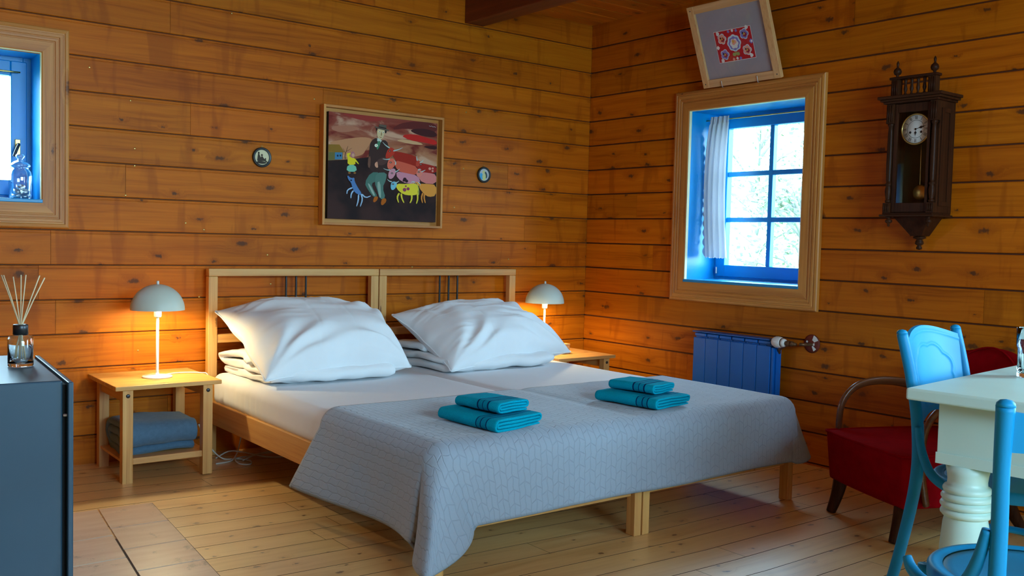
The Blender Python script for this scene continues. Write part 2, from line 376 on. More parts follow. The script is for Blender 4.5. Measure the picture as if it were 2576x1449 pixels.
# ================================================================== THE ROOM
H=0.157; Z0=15.08
RX0, RY0, CEIL = -6.2, -6.6, 2.516
def expand_uv(mb, per):
    mb.uv={nm:[d[i] for f in mb.f for i in f] for nm,d in per.items()}
def board_wall(name, fn, u0, u1, openings, seams, bead, flip, thick=0.28, ends=True, mats=None, back=True):
    """fn(u,z,d)->world, d>0 into the room. boards run along u."""
    mb=MB(); per={'UVMap':[], 'rnd':[]}; rnd=random.Random(name)
    def piece(a,b,za,zb,fullb,fullt):
        g=0.0007; gp=0.0022 if bead else 0.0038
        a+=g; b-=g
        pr=[]
        if fullb: pr+=[(za+gp,-0.013),(za+gp,-0.003),(za+gp+.0028,0)]
        else: pr+=[(za,-0.013),(za,0)]
        if fullt:
            if bead: pr+=[(zb-0.0165,0),(zb-0.015,-0.0025),(zb-0.0125,-0.0025),(zb-0.011,0)]
            pr+=[(zb-gp-.0028,0),(zb-gp,-0.003),(zb-gp,-0.013)]
        else: pr+=[(zb,0),(zb,-0.013)]
        n=len(pr); vs=[fn(a,z,d) for z,d in pr]+[fn(b,z,d) for z,d in pr]
        fs=[]
        for i in range(n-1):
            q=(i,n+i,n+i+1,i+1); fs.append(q if not flip else q[::-1])
        fs.append(tuple(range(n)) if not flip else tuple(range(n-1,-1,-1))); fs.append(tuple(range(2*n-1,n-1,-1)) if not flip else tuple(range(n,2*n)))
        mb.add(vs,fs,0)
        return pr
    k=-1
    while True:
        zt=(Z0-k)*H; zb=zt-H
        if zt<=-0.10: break
        z_lo=max(zb,-0.05); z_hi=min(zt,CEIL+0.05)
        if z_hi-z_lo>0.004:
            cuts=sorted(set([u0,u1]+[s for s in seams.get(k,[]) if u0<s<u1]))
            for a,b in zip(cuts[:-1],cuts[1:]):
                ro=(rnd.uniform(0,40),rnd.uniform(0,40)); rv=(rnd.random(),rnd.random())
                segs=[(a,b,z_lo,z_hi)]
                for (p,q,r,s) in openings:
                    new=[]
                    for (aa,bb,zz,yy) in segs:
                        if q<=aa or p>=bb or s<=zz or r>=yy: new.append((aa,bb,zz,yy)); continue
                        if p>aa: new.append((aa,p,zz,yy))
                        if q<bb: new.append((q,bb,zz,yy))
                        if r>zz: new.append((max(aa,p),min(bb,q),zz,r))
                        if s<yy: new.append((max(aa,p),min(bb,q),s,yy))
                    segs=new
                for (aa,bb,zz,yy) in segs:
                    if yy-zz<0.001: continue
                    pr=piece(aa,bb,zz,yy,abs(zz-zb)<1e-6 or zz==z_lo,abs(yy-zt)<1e-6)
                    for uu_ in (aa,bb):
                        for z,d in pr:
                            per['UVMap'].append((uu_+ro[0],z-zb+ro[1]*0+k*3.17+ro[1])); per['rnd'].append(rv)
        k+=1
    # solid wall behind the boards
    if back:
        spans=sorted(openings)
        def blk(a,b,z0,z1):
            if b-a<1e-4 or z1-z0<1e-4: return
            c=[fn(x,z,d) for x in (a,b) for z in (z0,z1) for d in (-0.0125,-thick)]
            lo=[min(p[i] for p in c) for i in range(3)]; hi=[max(p[i] for p in c) for i in range(3)]
            n=len(mb.v); mb.box(lo,hi,0,1); per['UVMap']+= [(0,0)]*(len(mb.v)-n); per['rnd']+=[(0,0)]*(len(mb.v)-n)
        x=u0
        for (p,q,r,s) in spans:
            blk(x,p,-0.05,CEIL+0.05); blk(p,q,-0.05,r); blk(p,q,s,CEIL+0.05); x=q
        blk(x,u1+(0.28 if name=='wall_back' else 0),-0.05,CEIL+0.05)
    expand_uv(mb,per)
    return mb.obj(name, mats or [M_wall,M_wdark], kind='structure')
M_wdark=plain('groove_shadow_wood',lin((92,42,14)),0.7,0.05)
W1=(-4.05,-3.262,1.232,1.885)        # window 1 opening on the back wall: x0,x1,z0,z1
W2=(0.872,1.652,0.905,1.886)         # window 2 on the right wall, u=-y
W3=(4.00,5.25,0.62,2.15)             # right wall, out of the picture
W4=(-3.9,-1.5,1.20,2.25)             # front wall, behind the camera
W5=(2.1,3.7,0.85,2.0)                # left wall
seams_b={14-2:[-3.19],9:[-3.27,-1.1],8:[-0.99],1:[-2.7,-0.26],3:[-1.9],5:[-0.66],6:[-2.9],10:[-3.2],7:[-0.52],-1:[-1.6],11:[-2.0],13:[-2.7],4:[-2.6],0:[-3.17],8:[-3.22,-0.42]}
seams_r={3:[2.15],6:[0.45],9:[2.6],11:[1.3],2:[0.5],5:[2.3],8:[0.6],12:[0.9],13:[2.2],0:[1.9]}
board_wall('wall_back', lambda u,z,d:(u,-d,z), RX0, 0.0, [W1], seams_b, True, True)
board_wall('wall_right', lambda u,z,d:(-d,-u,z), 0.0, -RY0, [W2,W3], seams_r, False, True)
board_wall('wall_front', lambda u,z,d:(u,RY0+d,z), RX0, 0.0, [W4], {}, False, False)
board_wall('wall_left', lambda u,z,d:(RX0+d,-u,z), 0.0, -RY0, [], {}, False, False)
# floor boards, a little uneven towards the far left corner as in the photograph
def floor_obj():
    mb=MB(); per={'UVMap':[],'rnd':[]}; rnd=random.Random(3); y=0.02; bw=0.132; i=0
    while y>RY0-0.02:
        x=RX0-0.02; xs=[x]
        q=x+rnd.uniform(0.4,2.6)
        while q<0.0: xs.append(q); q+=rnd.uniform(1.6,3.2)
        xs.append(0.02)
        for a,b in zip(xs[:-1],xs[1:]):
            ro=(rnd.uniform(0,50),i*1.37+rnd.uniform(0,.5)); rv=(rnd.random(),rnd.random())
            cut=[a]+[c for c in (-3.19,-1.5) if a<c<b]+[b]
            for c,d in zip(cut[:-1],cut[1:]):
                g1=0.0009 if c==a else 0; g2=0.0009 if d==b else 0
                gy=0.0013; ch=0.0004; y1=y-bw+gy; y0=y-gy
                prof=[(y1,-0.01),(y1,-ch),(y1+ch,0),(y0-ch,0),(y0,-ch),(y0,-0.01)]
                vs=[(c+g1,yy,floor_z(c)+zz) for yy,zz in prof]+[(d-g2,yy,floor_z(d)+zz) for yy,zz in prof]
                n=6; fs=[(j,n+j,n+j+1,j+1) for j in range(n-1)]
                fs=[f[::1] for f in fs]
                mb.add(vs,fs,0)
                for q_ in (5,4,2,1): mb.m[-q_]=1
                for xx in (c,d):
                    for yy,zz in prof: per['UVMap'].append((xx+ro[0],yy-y+ro[1])); per['rnd'].append(rv)
        y-=bw; i+=1
    n=len(mb.v)
    for a,b in ((RX0-.02,-3.19),(-3.19,-1.5),(-1.5,.02)):
        za,zb=floor_z(a)-.009,floor_z(b)-.009
        mb.add([(a,.3,za),(b,.3,zb),(b,RY0-.3,zb),(a,RY0-.3,za),(a,.3,za-.1),(b,.3,zb-.1),(b,RY0-.3,zb-.1),(a,RY0-.3,za-.1)],[(0,3,2,1),(4,5,6,7)],1)
    per['UVMap']+=[(0,0)]*(len(mb.v)-n); per['rnd']+=[(0,0)]*(len(mb.v)-n)
    expand_uv(mb,per); return mb.obj('floor',[M_floor,plain('floor_seam_dark',lin((50,28,14)),0.9)],kind='structure')
floor_obj()
def ceil_obj():
    mb=MB(); per={'UVMap':[],'rnd':[]}; rnd=random.Random(5); y=0.02; bw=0.128; i=0
    while y>RY0-0.02:
        ro=(rnd.uniform(0,50),i*1.37); rv=(rnd.random(),rnd.random())
        y1=y-bw+0.001; y0=y-0.001; c=0.006; z=CEIL
        prof=[(y1,z+.012),(y1,z+c),(y1+c,z),(y0-c,z),(y0,z+c),(y0,z+.012)]
        vs=[(RX0,a,b) for a,b in prof]+[(0.0,a,b) for a,b in prof]
        mb.add(vs,[(j+1,6+j+1,6+j,j) for j in range(5)],0)
        for xx in (RX0,0.0):
            for a,b in prof: per['UVMap'].append((xx+ro[0],a-y+ro[1])); per['rnd'].append(rv)
        y-=bw; i+=1
    n=len(mb.v); mb.box((RX0-.3,RY0-.3,CEIL+.011),(.3,.3,CEIL+.1),0,1); per['UVMap']+=[(0,0)]*8; per['rnd']+=[(0,0)]*8
    expand_uv(mb,per); return mb.obj('ceiling',[M_ceil,M_wdark],kind='structure')
ceil_obj()
MB().box((-1.005,RY0+.02,2.372),(-0.872,-0.001,CEIL-0.001),0.004).obj('trim_1',M_beam,kind='structure')
# screw heads in the boards, single ones that show
srw=[(-2.88,1.72),(-2.86,1.50),(-2.86,1.42),(-2.90,1.28),(-1.95,1.83),(-0.98,1.86),(-0.99,1.53),(-1.05,1.30),(-2.53,1.13),(-2.62,1.16),(-2.2,1.01),(-2.18,0.86),(-2.84,0.55),(-2.55,0.80),(-1.33,0.95),(-0.64,1.0),(-3.15,1.97),(-3.06,1.85),(-2.45,2.36),(-2.4,2.2)]
for x,z in srw:
    MB().lathe([(0,0.0015),(0.0022,0.0016),(0.0045,0.0009),(0.0048,-0.0005)],12,M=rotM(PI/2,0,0,(x,0,z))).obj('screw',M_brass,parent=bpy.data.objects['wall_back'])
# ------------------------------------------------------------------ hearth tiles, inset at the stove
def tiles():
    t=MB(); G=0.0036
    def q(a,b,c,d,zt=0.0045):
        # four corners, shrunk by the grout gap
        P=[Vector((*p,0)) for p in (a,b,c,d)]; ce=sum(P,Vector())/4
        P=[p+(ce-p).normalized()*G*1.6 for p in P]
        zz=[floor_z(p.x)+zt for p in P]
        t.add([(p.x,p.y,z) for p,z in zip(P,zz)]+[(p.x,p.y,z-0.012) for p,z in zip(P,zz)],[(0,1,2,3),(0,4,5,1),(1,5,6,2),(2,6,7,3),(3,7,4,0)],0)
    ys=[-0.80,-1.075,-1.335,-1.57,-1.82,-2.08]; ys2=[-0.80,-1.16,-1.42,-1.68,-1.94,-2.2]
    def xr(y): return -3.018-(-0.82-y)*0.085
    def xm(y): return -3.222-(-0.80-y)*0.105
    for a,b in zip(ys[:-1],ys[1:]): q((xm(b),b),(xr(b),b),(xr(a),a),(xm(a),a))
    for a,b in zip(ys2[:-1],ys2[1:]):
        q((xm(b)-.24,b),(xm(b),b),(xm(a),a),(xm(a)-.24,a)); q((xm(b)-.52,b),(xm(b)-.245,b),(xm(a)-.245,a),(xm(a)-.52,a))
    g=[(xr(-2.1),-2.1),(xr(-.8),-.80),(xm(-.8)-.52,-.80),(xm(-2.1)-.52,-2.1)]
    t.add([(x,y,floor_z(x)+0.002) for x,y in g]+[(x,y,floor_z(x)-0.008) for x,y in g],[(0,1,2,3),(0,4,5,1),(1,5,6,2),(2,6,7,3),(3,7,4,0)],1)
    o=t.obj('trim_2',[M_tile,M_grout],kind='structure'); return o
tiles()
# ------------------------------------------------------------------ windows
def mitred(mb, u0,u1,z0,z1, w, prof, fn, mats, part, names=('casing',)*4):
    """four mitred casing boards; prof: list of (t across 0..w, d). each board a mesh of its own under part"""
    c=[(u0,z0),(u1,z0),(u1,z1),(u0,z1)]
    for k in range(4):
        (a,b),(c2,d2)=c[k],c[(k+1)%4]
        du,dz=(c2-a),(d2-b); L=math.hypot(du,dz); du/=L; dz/=L; nu_,nz_=dz,-du      # outward
        m=MB(); vs=[]
        for end,(pu,pz),sg in ((0,(a,b),-1),(1,(c2,d2),1)):
            for t,d in prof: vs.append(fn(pu+nu_*t+du*t*sg,pz+nz_*t+dz*t*sg,d))
        n=len(prof); fs=[(i,n+i,n+i+1,i+1) for i in range(n-1)]+[(n-1,2*n-1,n,0)]+[tuple(range(n)),tuple(range(2*n-1,n-1,-1))]
        m.add(vs,fs,0); m.obj('casing',mats[0] if k%2==0 else mats[1],parent=part)
CAS=[(0.0,0.0),(0.0,0.021),(0.004,0.024),(0.048,0.024),(0.050,0.020),(0.054,0.020),(0.056,0.024),(0.066,0.025),(0.068,0.021),(0.072,0.021),(0.074,0.025),(0.086,0.025),(0.088,0.021),(0.094,0.021),(0.097,0.024),(0.108,0.022),(0.113,0.017),(0.114,0.0)]
def window(name, fn, O, depth, cols, rows, axis_u, first=False, st=0.066, ovl=0.0, glassfrac=None):
    u0,u1,z0,z1=O
    root=bpy.data.objects.new(name,None); COL.objects.link(root); root['kind']='structure'
    mitred(None,u0,u1,z0,z1,0.114,CAS,fn,(M_trim[axis_u],M_trim['z']),root)
    def bx(m,a,b,za,zb,d0,d1,bev=0.002,mi=0):
        p=fn(a,za,d0); q=fn(b,zb,d1); m.box(p,q,bev,mi)
    # painted reveal boards and their bare cream front edge
    for nm,(a,b,za,zb) in (('reveal',(u0-0.02,u0+.002,z0,z1)),('reveal',(u1-.002,u1+0.02,z0,z1)),('reveal',(u0-0.02,u1+0.02,z1-.002,z1+0.02)),('reveal',(u0-0.02,u1+0.02,z0-0.02,z0+.002))):
        m=MB(); bx(m,a,b,za,zb,0.0,-depth-0.06,0); m.obj(nm,M_jamb,parent=root)
    m=MB(); bx(m,u0-0.004,u0+0.0025,z0,z1,0.0005,0.020,0); bx(m,u1-.0025,u1+0.004,z0,z1,0.0005,0.020,0); bx(m,u0,u1,z1-.0025,z1+0.004,0.0005,0.020,0); m.obj('reveal_edge',M_cream,parent=root)
    m=MB(); bx(m,u0-0.004,u1+0.004,z0-0.004,z0+0.012,0.028,-depth,0.003); m.obj('window_sill',M_jamb,parent=root)
    # fixed frame and sash
    fz0=z0+0.012
    m=MB(); f=0.034; d0,d1=-depth,-depth-0.05
    bx(m,u0,u0+f,fz0,z1,d0,d1); bx(m,u1-f,u1,fz0,z1,d0,d1); bx(m,u0+f,u1-f,z1-f,z1,d0,d1); bx(m,u0+f,u1-f,fz0,fz0+f*0.8,d0,d1)
    m.obj('window_frame',M_jamb,parent=root)
    m=MB(); a,b,za,zb=u0+f*0.6,u1-f*0.6,fz0+f*0.5,z1-f*0.6; d0,d1=-depth+0.012,-depth-0.035
    bx(m,a,a+st,za,zb,d0,d1,0.004); bx(m,b-st,b,za,zb,d0,d1,0.004); bx(m,a+st,b-st,zb-st,zb,d0,d1,0.004); bx(m,a+st,b-st,za,za+st*1.05,d0,d1,0.004)
    gu0,gu1,gz0,gz1=a+st,b-st,za+st*1.05,zb-st
    mw_=0.028
    for i in range(1,cols):
        c=gu0+(gu1-gu0)*i/cols; bx(m,c-mw_/2,c+mw_/2,gz0,gz1,d0-.006,d1+.006,0.003)
    for j in range(1,rows):
        c=gz0+(gz1-gz0)*j/rows; bx(m,gu0,gu1,c-mw_/2,c+mw_/2,d0-.008,d1+.008,0.003)
    m.obj('sash',M_jamb,parent=root)
    m=MB(); dm=(d0+d1)/2; m.add([fn(gu0-.004,gz0-.004,dm),fn(gu1+.004,gz0-.004,dm),fn(gu1+.004,gz1+.004,dm),fn(gu0-.004,gz1+.004,dm)],[(0,1,2,3)],0); m.obj('pane',M_pane,parent=root)
    return root,(gu0,gu1,gz0,gz1)
fb=lambda u,z,d:(u,-d,z); fr_=lambda u,z,d:(-d,-u,z)
w1,g1=window('window_1',fb,W1,0.19,1,1,'x')
w2,g2=window('window_2',fr_,W2,0.24,2,3,'y')
w3,_=window('window_3',fr_,W3,0.10,3,1,'y')
w4,_=window('window_4',lambda u,z,d:(u,RY0+d,z),W4,0.06,4,1,'x')
# window 1 handle and rod
m=MB().box((-3.332,0.172,1.445),(-3.310,0.177,1.515),0.002); m.obj('handle_plate',M_brass,parent=w1)
MB().tube([(-3.321,0.174,1.490),(-3.321,0.155,1.492),(-3.324,0.140,1.486),(-3.335,0.135,1.460),(-3.343,0.134,1.435)],[.006,.006,.0065,.007,.0075]).obj('handle',M_bolt,parent=w1)
MB().tube([(-3.985,0.150,1.812),(-3.66,0.150,1.812),(-3.315,0.150,1.812)],0.0035,8).obj('curtain_rod',M_brass,parent=w1)
MB().tube([(0.128,-0.874,1.842),(0.128,-1.2,1.842),(0.128,-1.650,1.842)],0.0035,8).obj('curtain_rod',M_brass,parent=w2)
m=MB(); m.tube([(0.222,-0.905,0.95),(0.222,-0.905,0.99)],0.006); m.obj('hinge',M_steel,parent=w2)
# curtain, drawn to the left side of window 2
def curtain():
    m=MB(); nu,nv=90,60; uvs=[]
    def f(u,v):
        s=u; top=1-v                                   # v: 0 bottom .. 1 top
        z=1.052+0.806*v
        y0=-0.905+0.020*math.sin(v*3.0)-0.018*v**6 ; y1=-1.075+0.018*v+0.02*math.sin(v*PI)
        y=y0+(y1-y0)*s
        amp=0.015+0.007*math.sin(v*2+s*3)
        ph=s*PI*2*5.0+0.8*math.sin(v*2.2)+1.2*math.sin(s*5)
        x=0.112+amp*math.sin(ph)*(1.0 if v<0.95 else 0.7)
        if s<0.06: x-=0.0; y+=(0.06-s)*0.25*abs(math.sin(v*46))*(1 if v<0.93 else 0)
        if v<0.03: z-=0.010*abs(math.sin(s*40))
        if v>0.955: x+=0.004*math.sin(s*130)
        return (x,y,z)
    for j in range(nv*2+1):
        for i in range(nu+1): uvs.append((i/nu*0.5,j/(nv*2)*1.0))
    m.grid(f,nu,nv*2)
    expand_uv(m,{'UVMap':uvs})
    o=m.obj('curtain',M_curtain); tag(o,'sheer white cotton curtain with lace edge gathered at the left of the small blue window','curtain')
curtain()
# ------------------------------------------------------------------ outdoors
MB().box((-30,-30,-1.2),(60,60,-1.0)).obj('ground',M_grass,kind='structure')
def tree(x,y,h,r,seed,label,nleaf=3200):
    rn=random.Random(seed); t=thing('tree',label,'tree',(x,y,-1.0),group='trees in the garden outside the window')
    m=MB(); m.tube([(0,0,0),(0.05,0.03,h*0.3),(-0.04,0.06,h*0.6),(0,0,h*0.9)],[0.11,0.09,0.06,0.03],8)
    cl=[]
    for k in range(26):
        a=rn.uniform(0,2*PI); zz=h*rn.uniform(0.35,1.0); q=r*rn.uniform(0.2,1)*math.sin(min(1,max(.15,(1.15-zz/h)*1.6))*PI/2)
        c=Vector((math.cos(a)*q,math.sin(a)*q,zz)); cl.append((c,r*rn.uniform(.20,.34))); m.tube([(0,0,zz*0.8),tuple(c*0.55+Vector((0,0,zz*0.42))),tuple(c)],[0.03,0.018,0.006],5,sub=3)
    m.obj('trunk',M_bark,parent=t)
    m=MB(); vs=[];fs=[]
    for i in range(nleaf):
        c,cr=rn.choice(cl); d=Vector((rn.gauss(0,1),rn.gauss(0,1),rn.gauss(0,1))).normalized()*cr*rn.random()**0.4; p=c+d
        a=Vector((rn.gauss(0,1),rn.gauss(0,1),rn.gauss(0,1))).normalized()*0.045; b=a.orthogonal().normalized()*0.026
        n=len(vs); vs+=[p-a,p+b,p+a,p-b]; fs.append((n,n+1,n+2,n+3))
    m.add(vs,fs,0); o=m.obj('foliage',M_leaf,parent=t); o['kind']='stuff'
tree(5.6,2.2,4.2,1.35,1,'leafy green tree seen pale through the upper right panes of the small window')
tree(9.5,6.0,5.5,2.0,2,'taller leafy tree standing further off behind the window panes')
tree(7.6,3.6,2.6,.9,4,'low leafy garden bush seen through the lower right panes',2200)
# ================================================================== BEDS
BED=[(-2.532,-1.590),(-1.584,-0.640)]
ZT=0.438
def make_bed(x0,x1,label,barx):
    xc=(x0+x1)/2; zf=floor_z(xc); root=thing('single_bed',label,'bed',(xc,-1.07,0),group='two single pine beds pushed together')
    L=lambda x,y,z:(x-xc,y+1.07,z); PB_=lambda m,a,b,n,ax,bev=0.003:m.box(L(*a),L(*b),bev).obj(n,M_pine[ax],parent=root)
    yh0,yh1=-0.078,-0.040
    PB_(MB(),(x0,yh0,floor_z(x0)),(x0+.046,yh1,0.904),'headboard_post','z'); PB_(MB(),(x1-.046,yh0,floor_z(x1)),(x1,yh1,0.904),'headboard_post','z')
    PB_(MB(),(x0,yh0-.002,0.9045),(x1,yh1+.002,0.942),'headboard_rail','x'); PB_(MB(),(x0+.0465,yh0+.004,0.577),(x1-.0465,yh1,0.619),'headboard_rail','x')
    for b in barx: MB().tube([L(b,-.059,0.612),L(b,-.059,0.76),L(b,-.059,0.91)],0.0058,8).obj('headboard_bar',M_black,parent=root)
    for x in (x0,x1-.022): PB_(MB(),(x+.002,-2.062,.190),(x+.022,-.079,.298),'side_rail','y')
    PB_(MB(),(x0+.036,-2.094,.158),(x1-.048,-2.070,.262),'foot_rail','x')
    for x in (x0+.007,x1-.031): PB_(MB(),(x-.006,-2.106,floor_z(x)),(x+.030,-2.060,.292),'leg','z',.003)
    for k in range(9):
        y=-.2-k*.215; PB_(MB(),(x0+.0225,y-.035,.262),(x1-.0225,y+.035,.280),'slat','x')
    return root
make_bed(*BED[0],'left pine single bed of the pair, nearer the table with the folded blanket',[-2.122,-2.067,-2.012])
make_bed(*BED[1],'right pine single bed of the pair, nearer the corner',[-1.179,-1.117,-1.056])
def mattress(x0,x1,label,seed):
    m=MB(); sx,sy,sz=x1-x0-.012,1.965,.156; zc=.2815+sz/2
    def fn(p):
        e=min(sx/2-abs(p.x),sy/2-abs(p.y)); q=p.copy()
        q.z+=0.004*nz((p.x,p.y,0),3,seed)
        # sheet gathers near the head corner and the sides
        if p.z<sz*0.3:
            w=0.004*math.sin(p.y*95+4*nz((p.x,p.y,p.z),6,seed))*max(0,1-abs(p.z+0.01)/.10)
            if abs(p.x)>sx/2-.03 : q.x+=w*(1 if p.y>0.35 else .25)*(1 if p.x>0 else -1)
        return q
    m.rbox((sx,sy,sz),.045,(24,90,8),fn=fn)
    o=m.obj('mattress',M_sheet,loc=((x0+x1)/2,-1.082,zc)); return tag(o,label,'mattress','sheet covered mattresses on the two beds')
mattress(-2.530,-1.588,'white sheeted mattress on the left bed, lit warm at its near head corner',1.0)
mattress(-1.586,-0.642,'white sheeted mattress on the right bed, nearer the corner',4.0)
# ------------------------------------------------------------------ quilt over the foot of both beds
def quilt():
    m=MB(); uvs=[]
    X0,X1=-2.545,-0.628; YF=-2.118; YH=-1.338; R=0.064; hl,hr,hf=0.350,0.207,0.304
    Wd=X1-X0-2*R; ar=PI/2*R
    S0,S1=-(hl),(Wd+hr); Lt=YH-(YF+R); T1=Lt+hf
    nu,nv=200,90
    def prof(d):
        if d<=0: return 0,0
        if d<ar: a=d/R; return R*math.sin(a),R*(1-math.cos(a))
        return R+(d-ar)*0.035,R+(d-ar)
    def f(u,v):
        s=S0+(S1-S0)*u; t=T1*v
        a=max(0,-s); ar_=max(0,s-Wd); b=max(0,t-Lt)
        side=-1 if s<Wd/2 else 1; aa=a if side<0 else ar_
        bx_=X0+R+min(max(s,0),Wd); by=YH-min(t,Lt)
        r=math.hypot(aa,b)
        if aa>0 and b>0:
            # the hanging corner: a cone that folds into two soft pleats
            th=math.atan2(b,aa); hs=hl if side<0 else hr
            rb=min(hs/max(1e-6,math.cos(th)),hf/max(1e-6,math.sin(th))); w_=th/(PI/2); rn_=hs*(1-w_)+hf*w_+(.128 if side<0 else .06)*math.sin(2*th)**0.75
            r*=rn_/rb; h,d=prof(r); k=max(0,r-ar)
            fl=(0.50 if side<0 else 0.30)*math.sin(2*th)**1.2*k
            h+=fl; d-=fl*0.32
            th2=th+0.22*math.sin(4*th)*min(1,k/0.2)
            x=bx_+side*math.cos(th2)*h+(0.40*k*(th/(PI/2))**2.2 if side<0 else 0); y=by-math.sin(th2)*h; z=-d
        else:
            h,d=prof(aa if aa>0 else b); x=bx_+(side*h if aa>0 else 0); y=by-(h if b>0 else 0); z=-d
            if aa>0:
                k=max(0,aa-ar)
                y+= (0.50*k)*max(0,1-t/0.42)**1.3*(1 if side<0 else .4)     # head-side edge swings back as it drops
                wv=math.sin(t*9+1)*0.010*k/0.3; x+=side*(wv+0.20*k*max(0,1-t/.5))
                if t>Lt-0.25: x+=side*0.10*k*(1-(Lt-t)/0.25)**2
            if b>0:
                k=max(0,b-ar); x+=0.40*k*math.exp(-(s/0.16)) if s<Wd/2 else 0; y-=0.008*math.sin(s*7)*k/0.25
                e=min(1,max(0,(0.22-s)/0.22)) ; y-=0.06*k*e*e
        # soft sag where the two mattresses meet and general unevenness
        z0=0.4515
        if aa==0 and b==0:
            z0-=0.006*math.exp(-((x+1.587)/.03)**2); z0+=0.0025*nz((x,y,0),4)
        y+=0.020*nz((x,0,3),1.7)*(1 if t<0.3 else 0)*(1-t/0.3)
        n_=0.0035*nz((x,y,z),9,2.0)+0.006*nz((x,y,z),3.3,5.0)*(1 if (aa>0 or b>0) else .15)
        if b>0 and aa==0: y-=n_+.003
        elif aa>0: x+=side*(n_+.003)
        else: z0+=abs(n_)*.6
        return (x,y,z0+z)
    for j in range(nv+1):
        for i in range(nu+1): uvs.append((S0+(S1-S0)*i/nu,T1*j/nv))
    m.grid(f,nu,nv,flip=True); expand_uv(m,{'UVMap':uvs})
    o=m.obj('quilt',M_quilt); md=o.modifiers.new('s','SOLIDIFY'); md.thickness=0.007; md.offset=1.0
    # stitched hem
    pts=[f(0,v/30) for v in range(30)]+[f(u/70,1) for u in range(70)]+[f(1,1-v/30) for v in range(31)]
    MB().tube(pts,0.0052,6,sub=2).obj('hem',plain('grey_hem',(0.24,0.29,0.34,1),0.8),parent=o)
    tag(o,'grey quilted bedspread draped over the foot end of both beds','bedspread')
quilt()
# ------------------------------------------------------------------ pillows and folded duvets
def pillow(name,A,B,C,D,th,label,seed,pin=0.035,sag=0.0,flap=None):
    """corners: A rear left, B front left, C front right, D rear right"""
    A,B,C,D=[Vector(p) for p in (A,B,C,D)]; ce=(A+B+C+D)/4; nrm=((C-A).cross(D-B)).normalized()
    if nrm.z<0: nrm=-nrm
    n=112
    def base(u,v):
        # edges pulled in between the corners
        eu=(1-2*u)*(1 if abs(2*u-1)>.5 else 0); ev=(1-2*v)*(1 if abs(2*v-1)>.5 else 0)
        cu=u+pin*(1-2*u)*4*v*(1-v)*0.9+.016*nz((v*3,u,seed),2.2,seed)*4*v*(1-v)*eu*abs(eu); cv=v+pin*(1-2*v)*4*u*(1-u)*1.1+.022*nz((u*3,v,seed),2.0,seed+5)*4*u*(1-u)*ev*abs(ev)
        return (A*(1-cu)+D*cu)*(1-cv)+(B*(1-cu)+C*cu)*cv
    def th_(u,v):
        q=(max(0,1-abs(2*u-1)**3.0)*max(0,1-abs(2*v-1)**3.0)); return q**0.56
    def mk(sg):
        def f(u,v):
            p=base(u,v); t=th_(u,v); 
            bias=1.0+0.22*(v-0.5)
            h=th*(0.62 if sg>0 else 0.38)*t*bias
            w=0
            if 0<u<1 and 0<v<1:
                # creases radiating from the four corners, fading to the middle
                for k,(cu,cv) in enumerate(((0,0),(0,1),(1,1),(1,0))):
                    du,dv=abs(u-cu),abs(v-cv); r=math.hypot(du,dv); an=math.atan2(dv,du)
                    w+=0.0110*math.sin(an*13+seed*3+k*1.7+4*nz((u,v,k),2.5,seed))*math.exp(-((r-.30)/.20)**2)*min(1,r*5)
                w+=0.0065*nz((u*2.2,v*5.5,seed),1.6,seed)+0.007*nz((u,v,seed),2.2,seed)
                q=(u+0.6*v+0.05*nz((u,v,9),3,seed))*9
                w+=0.0055*(1-abs(nz((u*3+v,v*9-u*2,seed),1.5,seed+3))*4)*max(0,nz((u,v,2),2.6,seed+1)+.1)
                w+=0.0040*(1-min(1,abs(nz((u*14,v*4+u*3,seed),1.0,seed+6))*5))*math.exp(-(v/.3)**2)
                for s0,amp in ((.33+.05*math.sin(v*3),.0022),(.58+.04*math.sin(v*2.4),.0018)): w-=amp*math.exp(-((u-s0)/.007)**2)
                w-=.0016*math.exp(-((v-.22-.05*math.sin(u*3))/.008)**2)
                w*=min(1,t*1.4)
            e=0.004 if (u in (0,1) or v in (0,1)) else 0
            return p+nrm*(sg*(h)+w*(1 if sg>0 else .5))+Vector((0,0,-sag*t*(0.5)))
        return f
    m=MB(); m.grid(mk(1),n,n,flip=True); m.grid(mk(-1),n,n)
    o=m.obj(name,M_white)
    # weld the two faces at the rim
    bm=bmesh.new(); bm.from_mesh(o.data); bmesh.ops.remove_doubles(bm,verts=bm.verts,dist=0.0006); bmesh.ops.recalc_face_normals(bm,faces=bm.faces); bm.to_mesh(o.data); bm.free()
    for p in o.data.polygons: p.use_smooth=True
    tag(o,label,'pillow','large white pillows on the beds')
    # piped seam
    pts=[base(i/14,0) for i in range(14)]+[base(1,i/14) for i in range(14)]+[base(1-i/14,1) for i in range(14)]+[base(0,1-i/14) for i in range(14)]
    MB().tube([p for p in pts],0.0035,6,sub=3,closed=True).obj('seam',M_white,parent=o)
    return o
def arc(cx,cy,r,a0,a1,n=8): return [(cx+r*math.cos(a0+(a1-a0)*i/n),cy+r*math.sin(a0+(a1-a0)*i/n)) for i in range(n+1)]
